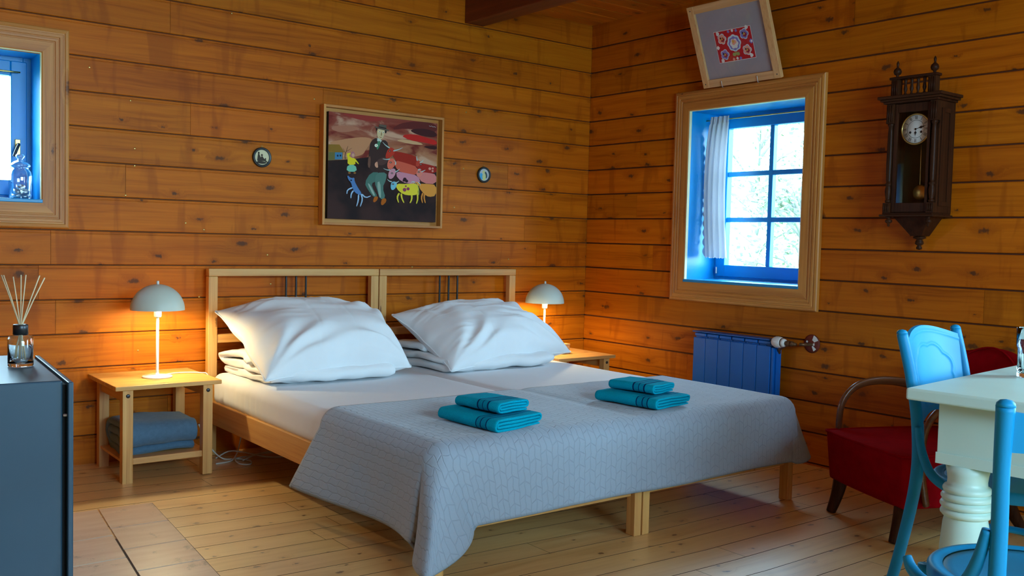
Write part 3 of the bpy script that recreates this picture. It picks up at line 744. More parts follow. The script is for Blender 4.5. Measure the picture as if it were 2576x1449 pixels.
def fold_strip(path, th, length, nseg=20, M=None, mif=None, wob=0.003, seed=0.0, endr=None, pinch=0.5, loose=0.0):
    """a thick cloth whose centre line (in yz) is path, extruded along x; mats by mif(i)"""
    P=[Vector((0,p[0],p[1])) for p in path]; n=len(P); up=[];dn=[]
    for i in range(n):
        t=(P[min(n-1,i+1)]-P[max(0,i-1)]).normalized(); q=Vector((0,-t.z,t.y)); up.append(P[i]+q*th/2); dn.append(P[i]-q*th/2)
    tl=(P[-1]-P[-2]).normalized(); t0=(P[0]-P[1]).normalized()
    ring=up+[P[-1]+tl*th*0.4]+dn[::-1]+[P[0]+t0*th*0.4]; cen=sum(ring,Vector())/len(ring)
    k=len(ring); m=MB(); vs=[]
    ts=[0,0.012,0.03]+[0.03+0.94*(i+1)/nseg for i in range(nseg)]+[0.988,1.0]; ins=[pinch,0.15,0]+[0]*nseg+[0.15,pinch]
    for j,(t,e) in enumerate(zip(ts,ins)):
        for i,p in enumerate(ring):
            ii=i if i<n else (n-1 if i==n else (2*n-(i) if i<=2*n else 0)); c=P[max(0,min(n-1,ii))]
            q=p+(c-p)*e
            d=wob*nz((t*length,q.y,q.z),14,seed)+loose*nz((t*length,q.y,q.z),5,seed)
            vs.append((t*length-length/2+(loose*2*nz((q.y,q.z,1),9,seed) if j in (0,len(ts)-1) else 0),q.y+d,q.z+d))
    J=len(ts)
    base=len(m.v); m.v+=[tuple(M@Vector(v)) if M else v for v in vs]
    for j in range(J-1):
        for i in range(k):
            i2=(i+1)%k; m.f.append((base+j*k+i,base+j*k+i2,base+(j+1)*k+i2,base+(j+1)*k+i)[::-1]); m.m.append(mif((ts[j]+ts[j+1])/2) if mif else 0); m.sm.append(True)
    # end caps: quads between the two sides
    for j,fl in ((0,True),(J-1,False)):
        b=base+j*k
        for i in range(n-1):
            q=(b+i,b+i+1,b+2*n-(i+1),b+2*n-i) 
            m.f.append(q if fl else q[::-1]); m.m.append(0); m.sm.append(True)
        m.f.append((b+n-1,b+n,b+n+1)); m.m.append(0); m.sm.append(False)
        m.f.append((b+0,b+2*n,b+2*n+1)); m.m.append(0); m.sm.append(False)
    return m
def serp(width, h, layers):
    """serpentine of layers with rounded turns, centre line in (y,z)"""
    p=[]; r=h/2; w=width/2-r; z=h/2
    for k in range(layers):
        s=1 if k%2==0 else -1
        p+=[(-w*s+(2*w*s)*i/7,z) for i in range(8)]
        if k<layers-1: p+= [(s*(w+r*math.sin(PI*i/7)),z+r-r*math.cos(PI*i/7)) for i in range(1,7)]
        z+=h
    return p
def roll(width, h, turns):
    """flat spiral: an outer loop wrapped round inner layers, centre line in (y,z); starts outside at the bottom"""
    p=[]; n=int(2*turns); lo=h/2; hi=h/2+(n-1)*h; left=-width/2; right=width/2
    y0=left+h/2; 
    bot=0; top=n-1; first=True
    while top>=bot:
        zb=h/2+bot*h; zt=h/2+top*h; ins=bot*h*0.9; r=(zt-zb)/2
        a=left+ins+r+ (0 if not first else 0); b=right-ins-r
        p+=[(a+(b-a)*i/7,zb) for i in range(8)]
        if top==bot: break
        p+=[(b+r*math.sin(PI*i/8),zb+r-r*math.cos(PI*i/8)) for i in range(1,8)]
        p+=[(b-(b-a)*i/7,zt) for i in range(8)]
        bot+=1; top-=1; first=False
        if top<bot: break
        zn=h/2+bot*h; r2=(zt-zn)/2
        p+=[(a-r2*math.sin(PI*i/6),zt-r2+r2*math.cos(PI*i/6)) for i in range(1,6)]
    return p
def duvet(x0,x1,y0,y1,z,label,seed,rz=0):
    # two fat layered folds, the openings facing left
    th=.036; w=(y1-y0)/2; h=th*1.02; r=h/2
    pa=[(w-.03-(2*w-.03-h)*i/9,th/2) for i in range(10)]
    pa+=[(-w+h-r*2*math.sin(PI*i/8)*.98,th/2+r-r*math.cos(PI*i/8)) for i in range(1,8)]
    pa+=[(-w+h+(2*w-2*h)*i/9,th/2+h) for i in range(10)]
    pa+=[(w-h+r*1.6*math.sin(PI*i/8),th/2+h+r-r*math.cos(PI*i/8)) for i in range(1,8)]
    pa+=[(w-h-(1.15*w)*i/6,th/2+2*h+.012*math.sin(i/6*PI)) for i in range(7)]
    m=fold_strip(pa,th*0.97,x1-x0,16,wob=0.007,seed=seed,loose=0.020,pinch=0.6)
    o=m.obj('folded_duvet',M_white,loc=((x0+x1)/2,(y0+y1)/2,z),rot=(0,0,rz))
    for p in o.data.polygons: p.use_smooth=True
    return tag(o,label,'duvet','folded white duvets under the pillows')
duvet(-2.470,-1.850,-.680,-.090,ZT+.003,'folded white duvet under the left pillow',3.0)
duvet(-1.545,-0.850,-.690,-.090,ZT+.003,'folded white duvet under the right pillow',8.0)
pillow('pillow',(-2.535,-.175,.742),(-2.505,-.700,.474),(-1.735,-.660,.484),(-1.640,-.165,.705),.300,'large white pillow on the left bed, warm lamplight on its left side',1.3)
pillow('pillow',(-1.585,-.215,.702),(-1.545,-.735,.458),(-.640,-.600,.494),(-.735,-.150,.705),.275,'large white pillow on the right bed, nearer the corner',5.1)
# ------------------------------------------------------------------ towels
def towel(x,y,z,rz,length,width,h,turns,label,seed):
    def mif(t): 
        d=t*length
        for c in (0.046,0.072,0.098):
            if abs(d-c)<0.0026: return 1
        return 2 if 0.042<d<0.102 else 0
    m=fold_strip(roll(width,h,turns),h*0.84,length,60,mif=mif,wob=0.003,seed=seed,loose=0.006,pinch=0.5)
    o=m.obj('towel',[M_towel,M_tstripe,M_tband],loc=(x,y,z),rot=(0,0,rz))
    return tag(o,label,'towel','turquoise towels folded on the bedspread')
ZQ=0.463
# long axis runs towards the foot of the bed; x=0 end (with the stripes) faces the camera
towel(-2.172,-1.905,ZQ+.001,PI/2+0.10,.305,.235,.0112,2,'folded turquoise bath towel, lower of the left pair',1)
towel(-2.150,-1.885,ZQ+.0480,PI/2+0.12,.225,.160,.0095,2,'small folded turquoise towel, upper of the left pair',2)
towel(-1.377,-1.885,ZQ+.001,PI/2+0.14,.310,.232,.0112,2,'folded turquoise bath towel, lower of the right pair',3)
towel(-1.357,-1.860,ZQ+.0480,PI/2+0.16,.225,.155,.0095,2,'small folded turquoise towel, upper of the right pair',4)
# ================================================================== NIGHTSTANDS
def nightstand(x0,x1,y0,y1,zb,h,label,sh=0.10):
    root=thing('nightstand',label,'nightstand',((x0+x1)/2,(y0+y1)/2,zb),group='pine nightstands beside the beds')
    w,d=x1-x0,y1-y0; P=M_pine
    b=lambda a,c,n,ax,bev=.003:MB().box(a,c,bev).obj(n,P[ax],parent=root)
    b((-w/2,-d/2,h-.019),(w/2,d/2,h),'tabletop','x')
    lx=w/2-.034; ly=d/2-.018; lw=.044
    for sx in (-1,1):
        for sy in (-1,1):
            a=(sx*lx,sy*ly); l=b((a[0],a[1],.001),(a[0]-sx*lw,a[1]-sy*lw,h-.0195),'leg','z',.003)
            if sy<0: MB().lathe([(0,.0035),(.006,.0035),(.0085,.002),(.0085,-.001)],14,M=rotM(PI/2,0,0,(a[0]-sx*lw/2,a[1]-.0002,h-.045))).obj('bolt',M_bolt,parent=l)
        b((sx*lx-sx*.008,-ly+lw+.0005,h-.075),(sx*lx-sx*.028,ly-lw-.0005,h-.0195),'side_apron','y')
    b((-lx+lw,-ly+.006,sh),(lx-lw,-ly+.026,sh+.028),'shelf_rail','x'); b((-lx+lw,ly-.026,sh),(lx-lw,ly-.006,sh+.028),'shelf_rail','x')
    b((-lx+.006,-ly+.0265,sh+.008),(lx-.006,ly-.0265,sh+.020),'shelf','x',.001)
    return root
NS1=(-3.068,-2.610,-.468,-.020); NZ1=floor_z(-2.84); NH1=.457-NZ1
nightstand(*NS1,NZ1,NH1,'pine nightstand left of the beds with a folded blanket on its shelf',0.082)
nightstand(-.632,-.180,-.492,-.045,0.0,.440,'pine nightstand in the corner right of the beds')
# folded fleece blanket on the shelf
m=fold_strip(roll(.30,.036,2),.0345,.315,16,wob=.004,seed=9,loose=.010,pinch=.55)
o=m.obj('folded_blanket',M_blanket,loc=(-2.845,-.245,NZ1+.1035)); 
for p in o.data.polygons: p.use_smooth=True
tag(o,'slate blue fleece blanket folded on the shelf of the left nightstand','blanket')
# ------------------------------------------------------------------ lamps
def lamp(x,y,z,label,power):
    root=thing('table_lamp',label,'lamp',(x,y,z),group='mushroom shaped lamps on the nightstands')
    MB().lathe([(0,.0),(.064,.0),(.066,.003),(.064,.007),(.03,.010),(.009,.012),(.008,.02),(0,.02)],40).obj('base',M_lampw,parent=root)
    MB().lathe([(.0065,.012),(.0065,.30),(0,.30)],14,cap=False).obj('pole',M_lampw,parent=root)
    MB().lathe([(0,.272),(.014,.272),(.016,.276),(.016,.330),(.0,.330)],20).obj('socket',M_lampw,parent=root)
    pr=[(.1165*math.cos(a),.306+.115*math.sin(a)) for a in [PI/2*i/16 for i in range(17)]]; pr[-1]=(0.0005,pr[-1][1])
    inn=[(r*0.978,zz-.0025) for r,zz in pr[::-1]]; inn[-1]=(pr[0][0]-.002,pr[0][1])
    MB().lathe(pr+inn,48,cap=False).obj('lamp_shade',M_shade,parent=root)
    MB().lathe([(0,.436),(.005,.436),(.006,.431),(.006,.4185),(.0,.4185)],12).obj('finial',M_lampw,parent=root)
    e=NT('lit_bulb'); e.b.inputs['Base Color'].default_value=(1,.9,.7,1); e.b.inputs['Emission Color'].default_value=(1.0,.55,.22,1); e.b.inputs['Emission Strength'].default_value=14
    MB().lathe([(.012,.3305),(.014,.340),(.024,.358),(.026,.372),(.020,.388),(0,.396)],20).obj('bulb',e.m,parent=root)
    l=bpy.data.lights.new('lamp_light','POINT'); l.energy=power; l.color=(1.0,.84,.48); l.shadow_soft_size=.02
    lo=bpy.data.objects.new('lamp_light',l); COL.objects.link(lo); lo.location=(x,y,z+.318); lo.location=(x+.026,y-.022,z+.332)
    return root
LP=9.5
lamp(-2.832,-.262,.4575,'white domed table lamp on the left nightstand, lit',LP)
lamp(-.545,-.245,.4405,'white domed table lamp in the corner by the right bed, lit',LP*.8)
c=MB().tube([(-2.80,-.235,.462),(-2.74,-.20,.461),(-2.68,-.20,.461),(-2.625,-.235,.4605),(-2.600,-.26,.452),(-2.592,-.262,.38),(-2.585,-.24,.2)],.0028,8).obj('lamp_cord',M_cable)
tag(c,'white lamp cord running over the left nightstand top','cord')
cb=MB(); zf=floor_z(-2.45)
cb.tube([(-2.60,-.15,.20),(-2.56,-.17,.10),(-2.50,-.19,zf+.01),(-2.44,-.22,zf+.006),(-2.40,-.29,zf+.006),(-2.43,-.36,zf+.006),(-2.47,-.33,zf+.008),(-2.45,-.24,zf+.012),(-2.36,-.20,zf+.006),(-2.22,-.18,zf+.006),(-2.10,-.20,zf+.006)],.0035,8)
cb.tube([(-2.56,-.27,zf+.006),(-2.48,-.25,zf+.006),(-2.42,-.17,zf+.016),(-2.39,-.13,zf+.05),(-2.37,-.11,zf+.11),(-2.36,-.10,.22)],.0035,8)
cb.tube([(-2.52,-.16,zf+.006),(-2.45,-.15,zf+.03),(-2.38,-.17,zf+.02),(-2.30,-.26,zf+.006),(-2.20,-.30,zf+.006),(-2.14,-.25,zf+.006),(-2.22,-.21,zf+.014),(-2.33,-.23,zf+.02),(-2.44,-.30,zf+.014)],.0035,8)
o=cb.obj('cable_tangle',M_cable); tag(o,'tangle of white cables on the floor under the head of the left bed','cable')
# little wooden box on the corner nightstand, mostly behind the pillow
r=thing('small_box','small pale wooden box on the corner nightstand behind the right pillow','box',(-.440,-.300,.441))
MB().box((-.035,-.025,.0),(.035,.025,.050),.002).obj('body',M_pale['x'],parent=r); MB().box((-.037,-.027,.0505),(.037,.027,.060),.002).obj('lid',M_pale['x'],parent=r)
# ================================================================== PICTURES ON THE WALL
def flatmat(name,col,rough=0.6):
    t=NT(name); t.b.inputs['Base Color'].default_value=col; setp(t.b,rough=rough,spec=0.12); return t.m
_fm={}
def fm(rgb,k=1.35):
    key=(rgb,k)
    if key not in _fm:
        c=lin(rgb); _fm[key]=flatmat('paint_%02x%02x%02x'%rgb,tuple(min(1,x*k) for x in c[:3])+(1,))
    return _fm[key]
def painting():
    x0,x1,z0,z1=-1.920,-1.166,1.174,1.804
    root=thing('framed_painting','square framed painting of a man in a hat with coloured cattle above the headboards','painting',((x0+x1)/2,-.002,(z0+z1)/2))
    hw,hh=(x1-x0)/2,(z1-z0)/2; fw_=.013
    for a,b,ax in (((-hw,-.05,-hh),(-hw+fw_,0,hh),'z'),((hw-fw_,-.05,-hh),(hw,0,hh),'z'),((-hw+fw_,-.05,hh-fw_),(hw-fw_,0,hh),'x'),((-hw+fw_,-.05,-hh),(hw-fw_,0,-hh+fw_),'x')):
        MB().box(a,b,.001).obj('frame',M_trim[ax],parent=root)
    MB().box((-hw+fw_,-.008,-hh+fw_),(hw-fw_,-.002,hh-fw_),0).obj('backing',M_trim['x'],parent=root)
    # canvas with the picture; crop pixel coordinates of the photograph mapped to canvas units
    q=[(205,145),(1300,250),(1268,1290),(172,1258)]
    cx0,cx1,cz0,cz1=-hw+.036,hw-.036,-hh+.034,hh-.034
    def inv(px,py):
        u=v=.5
        for _ in range(12):
            P=[(1-u)*(1-v)*q[0][i]+u*(1-v)*q[1][i]+u*v*q[2][i]+(1-u)*v*q[3][i] for i in (0,1)]
            du=[(1-v)*(q[1][i]-q[0][i])+v*(q[2][i]-q[3][i]) for i in (0,1)]; dv=[(1-u)*(q[3][i]-q[0][i])+u*(q[2][i]-q[1][i]) for i in (0,1)]
            ex,ey=px-P[0],py-P[1]; D=du[0]*dv[1]-du[1]*dv[0]; u+=(ex*dv[1]-ey*dv[0])/D; v+=(du[0]*ey-du[1]*ex)/D
        return min(1,max(0,u)),min(1,max(0,v))
    t=NT('painted_sky'); co=t.N('ShaderNodeTexCoord').outputs['Object']; sp=t.N('ShaderNodeSeparateXYZ'); t.L(co,sp.inputs[0])
    mp=t.N('ShaderNodeMapping'); mp.inputs['Scale'].default_value=(2.2,1,7); mp.inputs['Rotation'].default_value=(0,0.35,0); t.L(co,mp.inputs[0])
    n=t.N('ShaderNodeTexNoise'); t.L(mp.outputs[0],n.inputs['Vector']); n.inputs['Scale'].default_value=2.2; n.inputs['Detail'].default_value=5; n.inputs['Distortion'].default_value=0.8
    base=t.mix(t.rng(sp.outputs[2],-0.02,0.25),lin((196,140,96)),lin((142,66,52)))
    c=t.mix(t.rng(n.outputs[0],0.5,0.68),base,lin((205,160,130))); c=t.mix(t.rng(n.outputs[0],0.50,0.34),c,lin((120,44,36)))
    t.L(c,t.b.inputs['Base Color']); setp(t.b,rough=.6,spec=.12)
    t2=NT('painted_field'); co2=t2.N('ShaderNodeTexCoord').outputs['Object']; n2=t2.N('ShaderNodeTexNoise'); t2.L(co2,n2.inputs['Vector']); n2.inputs['Scale'].default_value=6; n2.inputs['Detail'].default_value=4
    t2.L(t2.mix(t2.rng(n2.outputs[0],.35,.65),lin((40,28,28)),lin((66,42,38))),t2.b.inputs['Base Color']); setp(t2.b,rough=.6,spec=.12)
    mats=[t.m,fm((28,26,28),1),t2.m]; idx={}
    def mi(rgb):
        if rgb not in idx: idx[rgb]=len(mats); mats.append(fm(rgb,1.05))
        return idx[rgb]
    m=MB(); m.box((cx0,-.034,cz0),(cx1,-.0085,cz1),0,1)
    yb=-.0342; m.add([(cx0,yb,cz0),(cx1,yb,cz0),(cx1,yb,cz1),(cx0,yb,cz1)],[(0,1,2,3)],0)
    lay=[0]
    def poly(pts,col,smooth=1):
        lay[0]+=1; y=yb-.00006*lay[0]
        P=[inv(*p) for p in pts]; 
        for _ in range(smooth):
            P=[(a[0]*(1-w)+b[0]*w,a[1]*(1-w)+b[1]*w) for a,b in zip(P,P[1:]+P[:1]) for w in (.25,.75)]
        from mathutils.geometry import tessellate_polygon
        vs=[Vector((cx0+(cx1-cx0)*u,y,cz1-(cz1-cz0)*v)) for u,v in P]
        tri=tessellate_polygon([vs]); m.add(vs,[tuple(tt) for tt in tri],col if isinstance(col,int) else mi(col))
    def stroke(pts,w,col,w2=None):
        w2=w if w2 is None else w2; n=len(pts); L_=[];R_=[]
        for i,p in enumerate(pts):
            a=pts[max(0,i-1)]; b=pts[min(n-1,i+1)]; dx,dy=b[0]-a[0],b[1]-a[1]; l=math.hypot(dx,dy) or 1; ww=(w+(w2-w)*i/(n-1))/2
            L_.append((p[0]-dy/l*ww,p[1]+dx/l*ww)); R_.append((p[0]+dy/l*ww,p[1]-dx/l*ww))
        poly(L_+R_[::-1],col,1)
    def disc(x,y,r,col,ry=None): poly([(x+r*math.cos(2*PI*k/10),y+(ry or r)*math.sin(2*PI*k/10)) for k in range(10)],col,1)
    # clouds
    poly([(800,330),(1000,300),(1290,360),(1295,250),(1080,225),(900,250)],(100,42,38),2); poly([(980,320),(1150,300),(1290,340),(1290,400),(1100,380)],(70,34,34),2)
    poly([(905,380),(1040,360),(1180,400),(1290,430),(1290,480),(1150,450),(1000,430)],(196,40,34)); poly([(1130,490),(1290,480),(1290,528),(1200,515)],(62,32,32))
    poly([(840,430),(960,420),(1110,450),(1150,480),(1000,470)],(204,160,116)); poly([(620,250),(820,200),(500,150),(300,160),(430,210)],(150,56,48)); poly([(210,330),(330,370),(520,320),(430,290),(260,290)],(172,112,86),2)
    poly([(400,490),(480,475),(530,510),(500,545),(430,530),(380,510)],(64,50,38)); poly([(210,460),(500,400),(640,420),(560,520),(520,600),(350,620),(210,480)],(190,132,92),2)
    # field
    poly([(190,655),(400,640),(620,608),(800,640),(1290,700),(1268,1292),(172,1260)],2,0)
    # house and tree
    poly([(196,488),(298,488),(345,565),(330,570),(194,566)],(140,104,40),0); poly([(194,568),(330,568),(328,640),(192,655)],(108,104,58),0); poly([(255,570),(325,570),(322,640),(252,644)],(70,124,160),0)
    disc(280,604,9,(24,40,60),11); disc(306,602,8,(24,40,60),11)
    stroke([(352,640),(348,600),(366,545),(380,500)],7,(52,38,32),3); stroke([(356,585),(330,520)],4,(52,38,32),2); stroke([(362,560),(420,520)],4,(52,38,32),2)
    # child
    poly([(375,635),(365,590),(372,575),(402,572),(405,585),(388,592),(395,618),(440,622),(485,685),(476,690),(446,655),(450,695),(372,697)],(226,206,40)); poly([(372,697),(450,697),(463,768),(360,768)],(120,190,160)); disc(424,592,21,(176,110,116),36); disc(427,596,14,(206,160,130),20)
    poly([(378,770),(402,772),(400,790),(376,790)],(150,100,50)); poly([(430,770),(452,772),(452,790),(428,790)],(150,100,50))
    # trousers, shoes, coat, head, hat of the man
    poly([(598,770),(690,770),(655,860),(600,890),(625,960),(662,1020),(625,1036),(570,960),(532,885)],(76,112,100)); poly([(650,775),(760,770),(750,850),(712,930),(745,1040),(685,1056),(655,940),(635,890)],(84,120,108))
    poly([(560,880),(590,900),(640,1010),(620,1020)],(150,172,156)); poly([(655,880),(690,860),(700,1030),(680,1040)],(140,166,150))
    poly([(630,1025),(668,1022),(660,1060),(630,1088),(614,1075)],(176,92,24)); poly([(704,1046),(745,1040),(752,1075),(712,1118),(692,1105)],(176,92,24))
    poly([(660,402),(600,450),(588,520),(570,700),(590,745),(620,765),(760,775),(790,640),(780,470),(740,425),(690,450)],(64,44,40)); poly([(575,610),(600,600),(592,730),(566,715)],(110,76,62))
    poly([(745,600),(650,650),(660,690),(720,700),(780,650)],(84,58,52)); poly([(665,655),(640,672),(636,700),(655,725),(672,718),(668,690)],(206,150,120))
    poly([(668,410),(700,425),(712,440),(690,470),(665,440)],(190,206,190),0); poly([(670,440),(705,448),(672,535),(655,525)],(70,130,96)); disc(655,490,17,(226,232,214)); disc(655,490,6,(176,186,110))
    poly([(664,322),(700,310),(745,325),(740,370),(715,420),(690,428),(666,395)],(206,186,140)); disc(690,345,10,(240,236,214),8); disc(728,352,10,(240,236,214),8); disc(691,346,5,(30,30,30)); disc(728,353,5,(30,30,30))
    poly([(706,350),(714,352),(712,390),(700,386)],(150,120,84)); stroke([(688,400),(700,406),(712,402)],5,(130,60,50))
    poly([(642,290),(682,298),(688,268),(760,276),(758,318),(787,326),(780,338),(700,322),(645,304)],(96,84,72),0); poly([(684,290),(759,306),(758,318),(683,300)],(48,40,36),0); poly([(655,305),(668,312),(662,345),(655,330)],(44,36,34)); poly([(742,330),(764,334),(756,362),(744,360)],(44,36,34))
    # cattle
    def cow(body,col,head,hc,horns,spots=(),eye=None,legs=(),lc=None):
        for l in legs: stroke(l,20,lc or col,12)
        poly(body,col); poly(head,hc)
        for h in horns: stroke(h,14,(176,196,186),3)
        for s in spots: disc(s[0],s[1],s[2],s[3])
        if eye: disc(eye[0],eye[1],12,(60,24,20),9); disc(eye[0],eye[1],4,(230,230,210))
    cow([(820,545),(930,560),(1040,590),(1085,620),(1090,720),(900,700),(830,620)],(160,42,28),[(775,520),(820,505),(850,560),(790,620),(750,625),(745,590)],(186,56,38),[[(790,515),(745,485),(718,452)],[(825,545),(880,530),(925,508)]],eye=(790,547))
    cow([(1080,660),(1190,680),(1285,705),(1280,775),(1110,770),(1060,700)],(160,40,30),[(1060,650),(1100,640),(1120,680),(1060,715)],(190,66,48),[[(1075,645),(1068,610),(1072,590)],[(1100,665),(1130,650),(1140,630)]],[(1208,725,15,(214,150,130)),(1240,722,11,(214,150,130)),(1238,750,11,(214,150,130))],eye=(1112,682))
    cow([(840,640),(960,670),(1080,710),(1080,800),(900,770),(840,710)],(208,92,68),[(780,628),(830,620),(850,680),(810,735),(770,738),(758,690)],(222,108,84),[[(790,630),(750,636),(715,628)],[(845,690),(850,660),(830,640)]],eye=(797,665))
    cow([(1100,760),(1200,770),(1278,785),(1275,888),(1130,880),(1070,800)],(214,124,116),[(1070,745),(1110,735),(1130,790),(1085,820),(1060,790)],(222,130,112),[[(1080,740),(1100,730),(1115,738)],[(1115,760),(1140,750),(1160,738)]],eye=(1088,762))
    cow([(850,755),(960,775),(1080,800),(1110,880),(960,890),(860,830)],(204,134,148),[(790,735),(840,725),(850,780),(810,838),(775,836),(768,790)],(204,140,152),[[(795,745),(755,745),(720,728)],[(840,765),(870,750),(888,730)]],[(940,840,19,(54,32,40)),(958,858,17,(54,32,40)),(930,852,14,(54,32,40))],eye=(808,778))
    cow([(1090,885),(1180,885),(1275,895),(1272,1010),(1190,1025),(1140,990),(1090,930)],(222,146,60),[(1040,875),(1075,862),(1100,890),(1070,920),(1035,900)],(222,156,72),[[(1045,870),(1015,862),(1002,882)],[(1080,868),(1098,880),(1104,905)]],eye=(1052,885),legs=[[(1130,980),(1112,1030),(1125,1088)],[(1150,985),(1140,1030),(1155,1088)]],lc=(206,130,56))
    cow([(850,885),(960,890),(1060,880),(1082,930),(1070,1000),(1000,1010),(920,1000),(850,940)],(226,206,56),[(800,870),(840,862),(862,895),(830,950),(800,955),(790,920)],(120,186,200),[[(805,868),(775,860),(758,840)],[(835,880),(862,872),(880,856)]],[(935,950,20,(150,62,90)),(972,940,17,(150,62,90)),(948,912,10,(150,62,90))],eye=(815,892),legs=[[(880,985),(856,1030),(872,1086)],[(900,990),(905,1040),(928,1088)],[(1010,1000),(1010,1050),(990,1090)],[(1065,960),(1075,1040),(1058,1096)]],lc=(214,196,60))
    stroke([(1070,890),(1085,950),(1082,1005)],8,(190,190,90))
    # dog
    poly([(362,802),(400,838),(432,828),(432,868),(470,945),(500,990),(490,1015),(430,985),(410,930),(398,880),(370,850)],(84,124,176))
    for l in ([(412,935),(362,958),(356,1002)],[(420,965),(398,1000),(394,1046)],[(470,1005),(466,1070),(448,1130)],[(496,1000),(508,1060),(484,1132)],[(500,1000),(540,1040),(590,1018)]): stroke(l,16,(160,190,216),9)
    disc(400,858,8,(20,26,40))
    # signature squiggle
    stroke([(1200,275),(1215,283),(1228,276),(1240,288),(1256,284),(1275,292)],4,(200,190,180))
    m.obj('canvas',mats,parent=root)
painting()
def mini(x,z,rx,rz,label,kind):
    root=thing('miniature_picture',label,'picture',(x,-.001,z),group='two small round pictures either side of the painting')
    M=rotM(PI/2,0,0)
    MB().lathe([(rx,0),(rx,.009),(rx*.96,.013),(rx*.88,.014),(rx*.82,.011),(rx*.78,.012),(rx*.745,.008)],40,M=M,cap=False,sy=rz/rx).obj('frame',M_black,parent=root)
    m=MB(); r=.76
    def disc(cx,cy,a,b,mi_,y,ang=0,n=24):
        vs=[]
        for k in range(n):
            t=2*PI*k/n; px,py=a*math.cos(t),b*math.sin(t); vs.append(((cx+px*math.cos(ang)-py*math.sin(ang))*rx,y,(cy+px*math.sin(ang)+py*math.cos(ang))*rz))
        m.add(vs,[tuple(range(n))],mi_)
    def pg(pts,mi_,y): m.add([(p[0]*rx,y,p[1]*rz) for p in pts],[tuple(range(len(pts)))],mi_)
    disc(0,0,r,r,0,-.0072,n=40)
    if kind=='sil':
        mats=[fm((190,184,150)),fm((70,62,54),1)]; y=-.0075
        disc(-.36,.42,.10,.12,1,y); pg([(-.44,.30),(-.30,.32),(-.16,.02),(-.06,-.10),(.02,-.35),(-.40,-.50),(-.50,-.10)],1,y-.0001)
        disc(-.02,.22,.10,.12,1,y); pg([(-.10,.08),(.05,.10),(.20,-.10),(.34,-.22),(.30,-.36),(-.2,-.40),(-.16,-.1)],1,y-.0002)
        pg([(.28,-.14),(.36,-.02),(.44,-.10),(.42,-.28),(.62,-.46),(.58,-.52),(.3,-.40),(.2,-.25)],1,y-.0003); disc(-.05,-.52,.5,.13,1,y-.0004); pg([(-.48,-.16),(-.54,-.18),(-.47,-.5),(-.42,-.5)],1,y-.0001)
    else:
        mats=[fm((170,176,176)),fm((70,150,190)),fm((190,190,110)),fm((60,76,84)),fm((180,184,150))]; y=-.0075
        disc(-.42,-.18,.26,.40,1,y,.25); disc(.26,.0,.22,.42,3,y-.0001,.25); disc(.0,-.22,.26,.46,2,y-.0002); disc(-.06,.34,.17,.2,2,y-.0003); disc(-.02,-.1,.12,.36,4,y-.0004); disc(-.02,.32,.08,.10,4,y-.0005)
    m.obj('image',mats,parent=root)
    MB().tube([(0,-.004,rz),(.004,-.004,rz+.005),(0,-.004,rz+.009),(-.004,-.004,rz+.005)],.001,6,closed=True).obj('hanging_ring',M_brass,parent=root)
mini(-2.238,1.504,.050,.0505,'small round black framed silhouette of seated figures, left of the painting','sil')
mini(-.845,1.502,.0475,.0475,'small round black framed picture of a pale blue and yellow figure, right of the painting','col')
